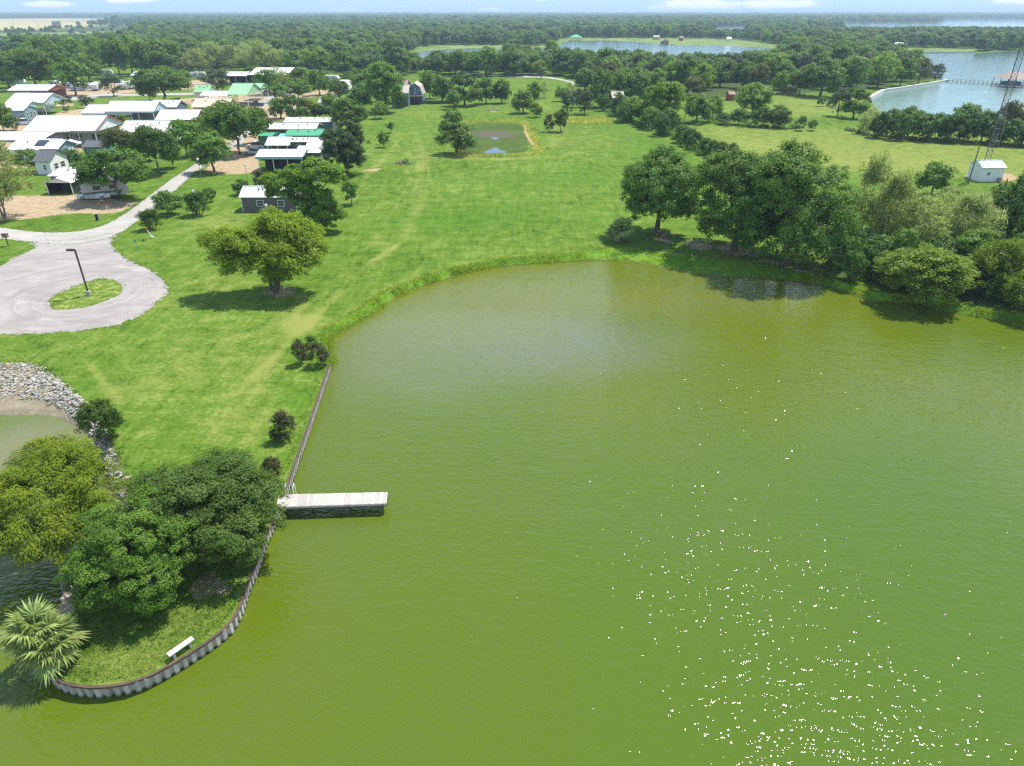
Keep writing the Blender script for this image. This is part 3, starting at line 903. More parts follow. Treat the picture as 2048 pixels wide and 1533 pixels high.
# coarse blades over the little headland that lies closest
hx = np.column_stack([r.uniform(-28, -10, 30000), r.uniform(22, 46, 30000)])
hx = hx[r.uniform(size=len(hx)) > (hx[:, 1] - 30) / 14]
hx = hx[~pip(hx, cov) & (seg_dist(hx, wl) > 0.25)]
tufts('headland_grass', np.column_stack([hx, np.zeros(len(hx))]), r.uniform(0.04, 0.11, len(hx)), mt, 4, 0.02, 26, 0.12)


# ------------------------------------------------------------------ corrugated bulkheads
def bulkhead(line, label, name, z0, z1, pitch=0.46, cap_mat='rust', depth=0.16, group=None):
    l = np.asarray([(p[0], p[1]) for p in line])
    s = np.r_[0, np.cumsum(np.linalg.norm(np.diff(l, axis=0), axis=1))]
    n = int(s[-1] / pitch)
    q = np.linspace(0, s[-1], n + 1)
    pts_ = np.stack([np.interp(q, s, l[:, k]) for k in range(2)], 1)
    root = empty(name, (pts_[0][0], pts_[0][1], 0), label, 'bulkhead', group)
    o0 = Vector((pts_[0][0], pts_[0][1], 0))
    d, h = depth, pitch
    # plan of one pile, water side is -y: flat pan, web, pan, web
    plan = [(0, 0), (h * 0.10, 0), (h * 0.28, -d), (h * 0.72, -d), (h * 0.90, 0), (h * 1.002, 0)]
    th = 0.03
    prof = plan + [(x, y + th) for x, y in reversed(plan)]
    me_ = MB().prism(prof, 'z', z0, z1).mesh('sheet_pile', M['pile'])
    for i in range(n):
        a, b_ = pts_[i], pts_[i + 1]
        c = bpy.data.objects.new('sheet_pile', me_)
        link(c, root)
        c.location = Vector((a[0], a[1], 0)) - o0
        c.rotation_euler = (0, 0, math.atan2(b_[1] - a[1], b_[0] - a[0]))
    cm = MB()
    st = 2
    idx = list(range(0, n + 1, st))
    if idx[-1] != n:
        idx.append(n)
    vs, fs = [], []
    for j, i in enumerate(idx):
        i0, i1 = idx[max(0, j - 1)], idx[min(len(idx) - 1, j + 1)]
        tv = pts_[i1] - pts_[i0]
        tv = tv / np.linalg.norm(tv)
        nv = np.array((-tv[1], tv[0]))
        for off, z in ((-d - 0.02, z1 - 0.07), (-d - 0.02, z1 + 0.05), (-0.02, z1 + 0.05), (-0.02, z1 - 0.07)):
            pp = pts_[i] + nv * off
            vs.append((pp[0] - o0.x, pp[1] - o0.y, z))
    for j in range(len(idx) - 1):
        for k in range(4):
            fs.append((j * 4 + k, j * 4 + (k + 1) % 4, j * 4 + 4 + (k + 1) % 4, j * 4 + 4 + k))
    fs += [(0, 1, 2, 3), tuple(len(vs) - 4 + k for k in (3, 2, 1, 0))]
    cm.add(vs, fs).build('cap_rail', M[cap_mat], root)
    return root


bulkhead(wall_line, 'corrugated grey bulkhead with rusty cap curving round the grassy headland with the bench', 'bulkhead', -2.0, 0.0)
rw = catmull([P(x, y) for x, y in [(1238, 491), (1300, 499), (1370, 507), (1450, 518), (1530, 529), (1630, 546)]], 0.6)
bulkhead([(p.x, p.y) for p in rw], 'low dark bulkhead under the big spreading trees beside the fan palm', 'bulkhead', -0.9, 0.06, 0.5, 'dark_wood', 0.1)
# pale seawall along the far lake lawn
sw = [P(x, y) for x, y in [(1738, 199), (1765, 184), (1800, 179), (1850, 171), (1895, 163)]]
root = empty('seawall', sw[0], 'pale concrete seawall edging the lawn beside the lake pier', 'seawall')
for i in range(len(sw) - 1):
    MB().beam(sw[i] - sw[0] + Vector((0, 0, 0.4)), sw[i + 1] - sw[0] + Vector((0, 0, 0.4)), 1.3, 1.0).build('wall_section', M['pale_rail'], root)
sw = [P(x, y) for x, y in [(1768, 107.5), (1850, 107.2), (1950, 106.6)]]
root = empty('seawall', sw[0], 'distant low seawall in front of the pale lawn across the lake', 'seawall')
for i in range(2):
    MB().beam(sw[i] - sw[0] + Vector((0, 0, 0.5)), sw[i + 1] - sw[0] + Vector((0, 0, 0.5)), 1.0, 1.2).build('wall_section', M['concrete'], root)

# ------------------------------------------------------------------ riprap
SM = []
rr = random.Random(8)
for k in range(9):
    import bmesh
    bm = bmesh.new()
    bmesh.ops.create_icosphere(bm, subdivisions=1, radius=0.5)
    sx, sy, sz = rr.uniform(0.8, 1.3), rr.uniform(0.7, 1.0), rr.uniform(0.45, 0.75)
    for v in bm.verts:
        v.co *= rr.uniform(0.72, 1.15)
        v.co.x *= sx
        v.co.y *= sy
        v.co.z *= sz
    me = bpy.data.meshes.new('stone')
    bm.to_mesh(me)
    bm.free()
    me.materials.append(M['stone%d' % (0, 1, 0, 2, 1, 0, 2, 1, 0)[k]])
    SM.append(me)


def riprap(label, lo, hi, t0, t1, n, n_rubble, s0, s1, seed):
    r = random.Random(seed)
    o0 = Vector(rip_a[lo])
    root = empty('riprap', o0, label, 'rocks')
    def spot():
        i = r.randrange(lo, hi)
        t = r.uniform(t0, t1)
        a, b = rip_a[i], rip_b[i]
        x = a * (1 - t) + b * t
        return Vector((x[0] + r.uniform(-.3, .3), x[1] + r.uniform(-.3, .3), x[2]))
    for k in range(n):
        o = bpy.data.objects.new('stone', r.choice(SM))
        link(o, root)
        s = r.uniform(s0, s1) * (1.35 if r.random() < 0.12 else 1)
        p = spot()
        o.location = p - o0 + Vector((0, 0, 0.12 * s))
        o.scale = (s, s, s)
        o.rotation_euler = (r.uniform(-.4, .4), r.uniform(-.4, .4), r.uniform(0, 6.28))
    m = MB()
    for k in range(n_rubble):
        p = spot() - o0
        s = r.uniform(s0 * 0.45, s0 * 1.1)
        vs = [p + Vector((s * r.uniform(.35, .6) * math.cos(a), s * r.uniform(.35, .6) * math.sin(a), s * z)) for z in (0, 0.35) for a in (0.2, 1.7, 3.3, 4.8)]
        vs[4:] = [v + Vector((0, 0, 0)) for v in vs[4:]]
        m.add(vs, [(0, 1, 5, 4), (1, 2, 6, 5), (2, 3, 7, 6), (3, 0, 4, 7), (4, 5, 6, 7)])
    m.build('rubble', M['stone0'], root, kind='stuff')


def rip_index(px):
    p = P(*px)
    return int(np.argmin(np.hypot(rip_a[:, 0] - p.x, rip_a[:, 1] - p.y)))


i0, i1, i2, i3, i4 = rip_index((-60, 730)), rip_index((212, 862)), rip_index((252, 1035)), rip_index((180, 1125)), rip_index((160, 1190))
riprap('broad sloping bank of loose pale and grey rocks above the muddy inlet', i0, i1, 0.0, 0.68, 300, 2600, 0.26, 0.55, 1)
riprap('thin line of white rocks between the yellow willow and the dark oak', i1, i2, 0.1, 1.0, 110, 400, 0.24, 0.5, 2)
riprap('few pale boulders at the water edge below the drooping tree, close to the palm', i3 - 4, i4, 0.35, 1.25, 26, 40, 0.35, 0.75, 3)
r = np.random.default_rng(77)
ii = r.integers(i0, i2, 700)
tt = r.uniform(-0.15, 0.75, 700)
q = rip_a[ii] * (1 - tt[:, None]) + rip_b[ii] * tt[:, None]
tufts('bank_weeds', q, r.uniform(0.1, 0.35, 700), mt, 6, 0.035, 27, 0.22)


# ------------------------------------------------------------------ foliage
def unit(v):
    return v / np.maximum(1e-9, np.linalg.norm(v, axis=-1, keepdims=True))


def dome_lobes(r, q=0.2, spread=0.40, n=9, small=0.20):
    """main body and bulges of a crown in a box 1 wide and 1 high"""
    mz, hz = (1 + q) / 2, (1 - q) / 2
    L = [(0, 0, mz, spread * 0.92, spread * 0.92, hz * 0.9)]
    for i in range(n):
        a = 2 * math.pi * (i + r.uniform(0, 0.7)) / n
        e = r.uniform(-0.75, 0.95)
        ce = math.sqrt(max(0.05, 1 - e * e))
        k = small * r.uniform(0.7, 1.25)
        L.append((math.cos(a) * ce * (0.5 - k) * r.uniform(.8, 1.05), math.sin(a) * ce * (0.5 - k) * r.uniform(.8, 1.05), mz + e * (hz - k * 0.7), k, k, k * (0.9 if q > 0.1 else 0.8)))
    L.append((r.uniform(-.1, .1), r.uniform(-.1, .1), 1 - small * 0.75, small, small, small * 0.75))
    return L


def crown(name, seed, lobes, nclump, nleaf, cr, ln, wd, mat, mode='leaf', hollow=0.55, asp=1.0):
    """leaf-sized faces gathered in clumps over the lobes. asp = real height/width, so leaves are not squashed"""
    g = np.random.default_rng(seed)
    lb = np.asarray(lobes, dtype=float)
    area = lb[:, 3] * lb[:, 4] + lb[:, 3] * lb[:, 5]
    k = g.choice(len(lb), nclump, p=area / area.sum())
    d = unit(g.normal(size=(nclump, 3)))
    d[:, 2] = np.where(d[:, 2] < -0.82, -d[:, 2] * 0.6, d[:, 2])
    d = unit(d)
    rr = g.uniform(hollow, 1.0, nclump) ** 0.7
    rr = np.where(g.uniform(size=nclump) < 0.10, rr * 1.13, rr)
    cc = lb[k, :3] + d * lb[k, 3:6] * rr[:, None]
    ctint = np.clip(g.normal(0.42, 0.22, nclump), 0, 1)
    csz = cr * g.uniform(0.65, 1.35, nclump)
    per = np.maximum(4, (nleaf * (csz ** 2) / (csz ** 2).sum()).astype(int))
    idx = np.repeat(np.arange(nclump), per)
    n = len(idx)
    off = unit(g.normal(size=(n, 3))) * (g.uniform(0, 1, n) ** 0.45)[:, None]
    sq = np.array([1.0, 1.0, 0.72 / asp])
    if mode == 'willow':
        sq = np.array([1.0, 1.0, 0.85 / asp])
    p = cc[idx] + off * csz[idx][:, None] * sq
    out = unit(d[idx] * 0.9 + off * 0.8 + g.normal(0, 0.55, (n, 3)) + np.array([0, 0, 0.45]))
    L = ln * g.uniform(0.6, 1.35, n)
    Wd = wd * g.uniform(0.6, 1.35, n)
    if mode == 'willow':
        ax = unit(d[idx] * np.array([1, 1, 0.25]) + off * 0.5 + np.array([0, 0, -0.45]) + g.normal(0, 0.5, (n, 3)))
        p[:, 2] -= 0.35 * csz[idx] * (off[:, 0] ** 2 + off[:, 1] ** 2) / asp
    elif mode == 'spray':
        ax = unit(d[idx] * 0.8 + off * 0.5 + g.normal(0, 0.5, (n, 3)))
    else:
        ax = g.normal(size=(n, 3))
    ax = unit(ax - out * (ax * out).sum(1, keepdims=True) * (1.0 if mode == 'leaf' else 0.4))
    bx = unit(np.cross(out, ax))
    sc = np.array([1, 1, 1 / asp])
    a2, b2 = ax * (L / 2)[:, None] * sc, bx * (Wd / 2)[:, None] * sc
    bend = unit(out) * (Wd * 0.18)[:, None] * sc
    vs = np.stack([p - a2, p - b2 + bend, p + a2, p + b2 + bend], 1).reshape(-1, 3)
    fs = np.arange(n * 4).reshape(-1, 4)
    tint = np.clip(ctint[idx] * 0.75 + g.uniform(-0.15, 0.4, n), 0, 1)
    return np_mesh(name, vs, fs, mat, np.repeat(tint, 4)), cc


def limbs(name, seed, lobes, cc, r0, fork, mat, asp=1.0, stems=1, ntwig=14, lean=0.0):
    """tapered trunk (or several stems) with limbs running to the lobes and twigs to the clumps; box 1 wide, 1 high"""
    r = random.Random(seed)
    V, Fc = [], []

    def tube(pts, rads, n=6):
        b = len(V)
        for i, p in enumerate(pts):
            t = (pts[min(i + 1, len(pts) - 1)] - pts[max(i - 1, 0)])
            t = Vector((t.x, t.y, t.z * asp)).normalized()
            q = t.to_track_quat('Z', 'Y')
            for k in range(n):
                a = 2 * math.pi * k / n
                o = q @ Vector((math.cos(a) * rads[i], math.sin(a) * rads[i], 0))
                V.append((p.x + o.x, p.y + o.y, p.z + o.z / asp))
        for i in range(len(pts) - 1):
            for k in range(n):
                Fc.append((b + i * n + k, b + i * n + (k + 1) % n, b + (i + 1) * n + (k + 1) % n, b + (i + 1) * n + k))

    def path(a, b, seg, wob):
        L = (b - a).length
        return [a.lerp(b, i / seg) + (Vector((r.uniform(-1, 1), r.uniform(-1, 1), r.uniform(-.5, .8))) * wob * L if 0 < i < seg else Vector()) for i in range(seg + 1)]

    tops = []
    for s in range(stems):
        a = 2 * math.pi * (s + r.random() * 0.6) / stems
        base = Vector((math.cos(a) * r0 * 1.3, math.sin(a) * r0 * 1.3, -0.01)) if stems > 1 else Vector((0, 0, -0.01))
        top = Vector((math.cos(a) * (0.10 if stems > 1 else 0.015) + lean, math.sin(a) * (0.10 if stems > 1 else 0.015), fork))
        rs = r0 if stems == 1 else r0 * 0.62
        pp = path(base, top, 3, 0.05)
        tube(pp, [rs * 1.35, rs, rs * 0.9, rs * 0.8], 8)
        tops.append((top, rs * 0.75))
    big = sorted(lobes, key=lambda l: -l[3])[:9]
    for l in big:
        c = Vector(l[:3])
        t, rs = min(tops, key=lambda q: (q[0] - c).length)
        pp = path(t, t.lerp(c, 0.92), 3, 0.09)
        tube(pp, [rs * 0.8, rs * 0.55, rs * 0.4, rs * 0.2], 6)
        for k in range(max(1, ntwig // 9)):
            e = Vector(cc[r.randrange(len(cc))])
            if (e - c).length < 0.42:
                tube(path(pp[2], e, 2, 0.1), [rs * 0.3, rs * 0.2, rs * 0.06], 4)
    me = np_mesh(name, np.asarray(V), np.asarray(Fc), mat, smooth=True)
    return me


# per kind: (crown bottom q, spread, lobes, lobe size, mode, leaf length, leaf width, trunk radius, fork, stems, aspect h/w)
KIND = {
    'oak': (0.05, 0.45, 12, 0.19, 'leaf', 1.0, 0.62, 0.030, 0.24, 1, 0.85),
    'live': (0.0, 0.46, 9, 0.18, 'leaf', 1.0, 0.55, 0.030, 0.18, 1, 0.95),
    'elm': (0.08, 0.41, 12, 0.20, 'leaf', 1.0, 0.60, 0.026, 0.30, 1, 1.0),
    'lime': (0.05, 0.43, 11, 0.18, 'leaf', 1.0, 0.60, 0.024, 0.26, 1, 1.0),
    'pale': (0.06, 0.40, 12, 0.19, 'spray', 1.5, 0.34, 0.022, 0.30, 2, 1.0),
    'willow': (0.04, 0.41, 12, 0.19, 'willow', 1.3, 0.30, 0.026, 0.22, 3, 0.85),
    'cedar': (0.02, 0.40, 9, 0.18, 'spray', 1.2, 0.42, 0.024, 0.12, 1, 1.3),
    'bush': (0.0, 0.45, 9, 0.18, 'leaf', 1.0, 0.55, 0.016, 0.12, 4, 0.85),
    'red': (0.03, 0.43, 9, 0.18, 'spray', 1.0, 0.5, 0.016, 0.14, 4, 1.0),
    'olive': (0.06, 0.42, 11, 0.19, 'leaf', 1.0, 0.55, 0.025, 0.25, 1, 1.0),
    'limebush': (0.0, 0.46, 12, 0.17, 'spray', 1.1, 0.5, 0.016, 0.10, 4, 0.8),
    'umbrella': (0.28, 0.46, 12, 0.15, 'leaf', 1.0, 0.55, 0.024, 0.36, 1, 0.8),
}
LEAF['umbrella'] = leaf_mat('spreading_tree_leaves', (0.036, 0.092, 0.008), (0.125, 0.205, 0.024))
LEAF['limebush'] = leaf_mat('waterside_bush_leaves', (0.090, 0.160, 0.010), (0.225, 0.300, 0.030), 0.35)


def make_tree_data(kind, seed, leafn, leaf, nclump, cr=0.13, lobes=None, hollow=0.55):
    q, sp, nl, sm, mode, L, Wd, r0, fork, stems, asp = KIND[kind]
    r = random.Random(seed)
    lb = lobes or dome_lobes(r, q, sp, nl, sm)
    if kind == 'pale':
        leafn, nclump = int(leafn * 0.62), int(nclump * 0.8)
    cm, cc = crown('crown', seed, lb, nclump, leafn, cr, leaf * L, leaf * Wd, LEAF[kind], mode, hollow, asp)
    tm = limbs('trunk', seed, lb, cc, r0, fork, M['bark_pale'] if kind in ('pale', 'umbrella', 'elm') else M['bark'], asp, stems)
    return cm, tm


PROTO = {}


def proto(kind, lod, var):
    key = (kind, lod, var)
    if key not in PROTO:
        n, leaf, nc, cr = {'hero': (22000, 0.034, 360, 0.068), 'near': (9000, 0.046, 200, 0.085), 'mid': (3200, 0.068, 110, 0.105), 'far': (1000, 0.105, 55, 0.125)}[lod]
        sd = sum(map(ord, kind)) * 131 + var * 17 + len(lod)
        PROTO[key] = make_tree_data(kind, sd, n, leaf, nc, cr)
    return PROTO[key]


trng = random.Random(4)
CATN = {'bush': ('shrub', 'shrub'), 'red': ('flowering_shrub', 'shrub')}
ALLTREES = []


def tree(bx, by, top, wpx, kind, label, group=None, lod=None, data=None, name=None, dx=0.0, hmax=24.0, rz=None, cat=None):
    b = P(bx, by)
    b = P(bx, by)
    zc = depth_of(b)
    w_ = wpx * zc / F
    q = KIND[kind][0]
    T = height_at(b.y, top)
    tan2 = (H / b.y) ** 2
    rr = w_ / 2
    lo, hi = 0.2, 40.0
    for _ in range(40):
        h = (lo + hi) / 2
        a = (1 - q) * h / 2
        if (1 + q) * h / 2 + math.sqrt(a * a + rr * rr * tan2 * 0.8) < T:
            lo = h
        else:
            hi = h
    h = min(max(h, 0.35), hmax)
    n_, c_ = CATN.get(kind, ('tree', 'tree'))
    name = name or n_
    root = empty(name, b, label, cat or c_, group, rz if rz is not None else trng.uniform(0, 6.28))
    root.scale = (w_, w_, h)
    if data is None:
        if lod is None:
            px = wpx
            lod = 'hero' if px > 190 else 'near' if px > 85 else 'mid' if px > 30 else 'far'
        data = proto(kind, lod, trng.randrange(3 if lod in ('mid', 'far') else 2))
    c = obj('crown', data[0], root)
    tk = obj('trunk', data[1], root)
    if dx:
        c.location.x = dx
    ALLTREES.append((b.x, b.y, w_))
    return root


# ---- hero trees with crowns of their own
d = make_tree_data('willow', 101, 80000, 0.021, 560, 0.060, [(0, 0, .62, .34, .36, .30), (-.30, -.02, .62, .20, .22, .26), (.30, .05, .66, .19, .22, .24), (-.05, .25, .72, .25, .22, .24), (.05, -.30, .50, .28, .2, .26),
                                                             (-.28, -.25, .42, .2, .2, .2), (.26, -.25, .42, .2, .2, .2), (.1, .1, .84, .22, .2, .14), (.38, -.1, .5, .11, .12, .16)], 0.5)
d[0].materials[0] = LEAF['inlet_willow']
tree(128, 1085, 872, 285, 'willow', 'yellow green willow leaning over the inlet beside the thin line of white rocks', data=d, rz=0)
d = make_tree_data('oak', 102, 92000, 0.0165, 700, 0.052, [(0, 0, .52, .40, .40, .34), (-.28, .15, .62, .22, .22, .25), (.28, .12, .58, .21, .22, .25), (.05, .32, .66, .2, .18, .22), (.3, -.2, .45, .2, .2, .24), (-.25, -.25, .42, .22, .2, .25), (-.05, -.05, .8, .25, .25, .18),
                                                          (.18, .1, .76, .2, .2, .18), (.42, .0, .42, .09, .12, .16)], 0.5)
tree(425, 1098, 893, 300, 'oak', 'dark dense oak on the headland beside the dock', data=d, rz=0)
d = make_tree_data('elm', 103, 92000, 0.017, 640, 0.052, [(0, 0, .55, .38, .38, .33), (-.27, .1, .6, .22, .22, .25), (.27, .0, .55, .21, .22, .27), (-.1, -.3, .42, .24, .2, .3), (.2, -.28, .38, .22, .2, .28), (.05, .2, .74, .24, .22, .2), (.02, -.15, .72, .22, .22, .2), (-.3, -.2, .4, .17, .17, .25)], 0.5)
tree(300, 1172, 962, 250, 'elm', 'drooping paler green tree on the headland, its shade reaching towards the bench', data=d, rz=0)
d = make_tree_data('willow', 104, 46000, 0.028, 380, 0.062, [(-.30, -.05, .62, .20, .20, .17), (-.10, -.05, .62, .20, .22, .22), (.05, .12, .82, .17, .2, .15), (.22, .1, .72, .2, .22, .2), (.33, .0, .56, .15, .2, .2), (.12, -.1, .52, .2, .2, .2), (-.2, -.1, .45, .14, .16, .16), (.25, -.15, .42, .15, .15, .15),
                                                             (-.42, 0, .68, .09, .1, .08), (0.02, .0, .3, .11, .13, .2)], 0.45)
tree(548, 584, 414, 240, 'willow', 'round yellow green willow with many stems alone on the lawn above the cove', data=d, rz=0)
d = make_tree_data('elm', 105, 32000, 0.030, 300, 0.062, [(-.28, 0, .62, .21, .22, .2), (-.1, .05, .72, .18, .2, .16), (.14, .05, .82, .19, .2, .14), (.34, .05, .76, .16, .18, .13), (.15, -.02, .40, .2, .2, .24), (.05, -.05, .18, .18, .18, .16), (.28, -.05, .25, .14, .15, .2), (-.02, -.05, .5, .18, .18, .18)], 0.45)
tree(622, 462, 312, 165, 'lime', 'tall uneven bright tree smothered in vines beside the grey brown shed', data=(d[0], d[1]), rz=0)
d[0].materials[0] = leaf_mat('vine_tree_leaves', (0.065, 0.165, 0.008), (0.230, 0.340, 0.030), 0.4)
d = make_tree_data('live', 106, 26000, 0.030, 380, 0.058)
tree(694, 349, 243, 108, 'live', 'large round dark grey green tree at the lawn edge, closest to the trailer row', data=d, rz=0)
d = make_tree_data('oak', 107, 46000, 0.022, 520, 0.056, dome_lobes(random.Random(71), 0.10, 0.46, 12, 0.18))
tree(1313, 468, 290, 182, 'oak', 'round topped dark oak with a clear trunk beside the fan palm and picnic table', data=d, rz=0)
d = make_tree_data('oak', 108, 52000, 0.019, 600, 0.052, dome_lobes(random.Random(72), 0.02, 0.47, 13, 0.18))
tree(1468, 500, 288, 232, 'oak', 'broad dark oak in the middle of the trees above the low bulkhead', data=d, rz=0.5)
d = make_tree_data('oak', 109, 60000, 0.018, 680, 0.050, dome_lobes(random.Random(73), 0.0, 0.47, 14, 0.18))
d[0].materials[0] = leaf_mat('broad_oak_leaves', (0.046, 0.118, 0.010), (0.170, 0.285, 0.038))
tree(1570, 530, 279, 268, 'oak', 'tallest spreading oak above the end of the low bulkhead', data=d, rz=2.0)

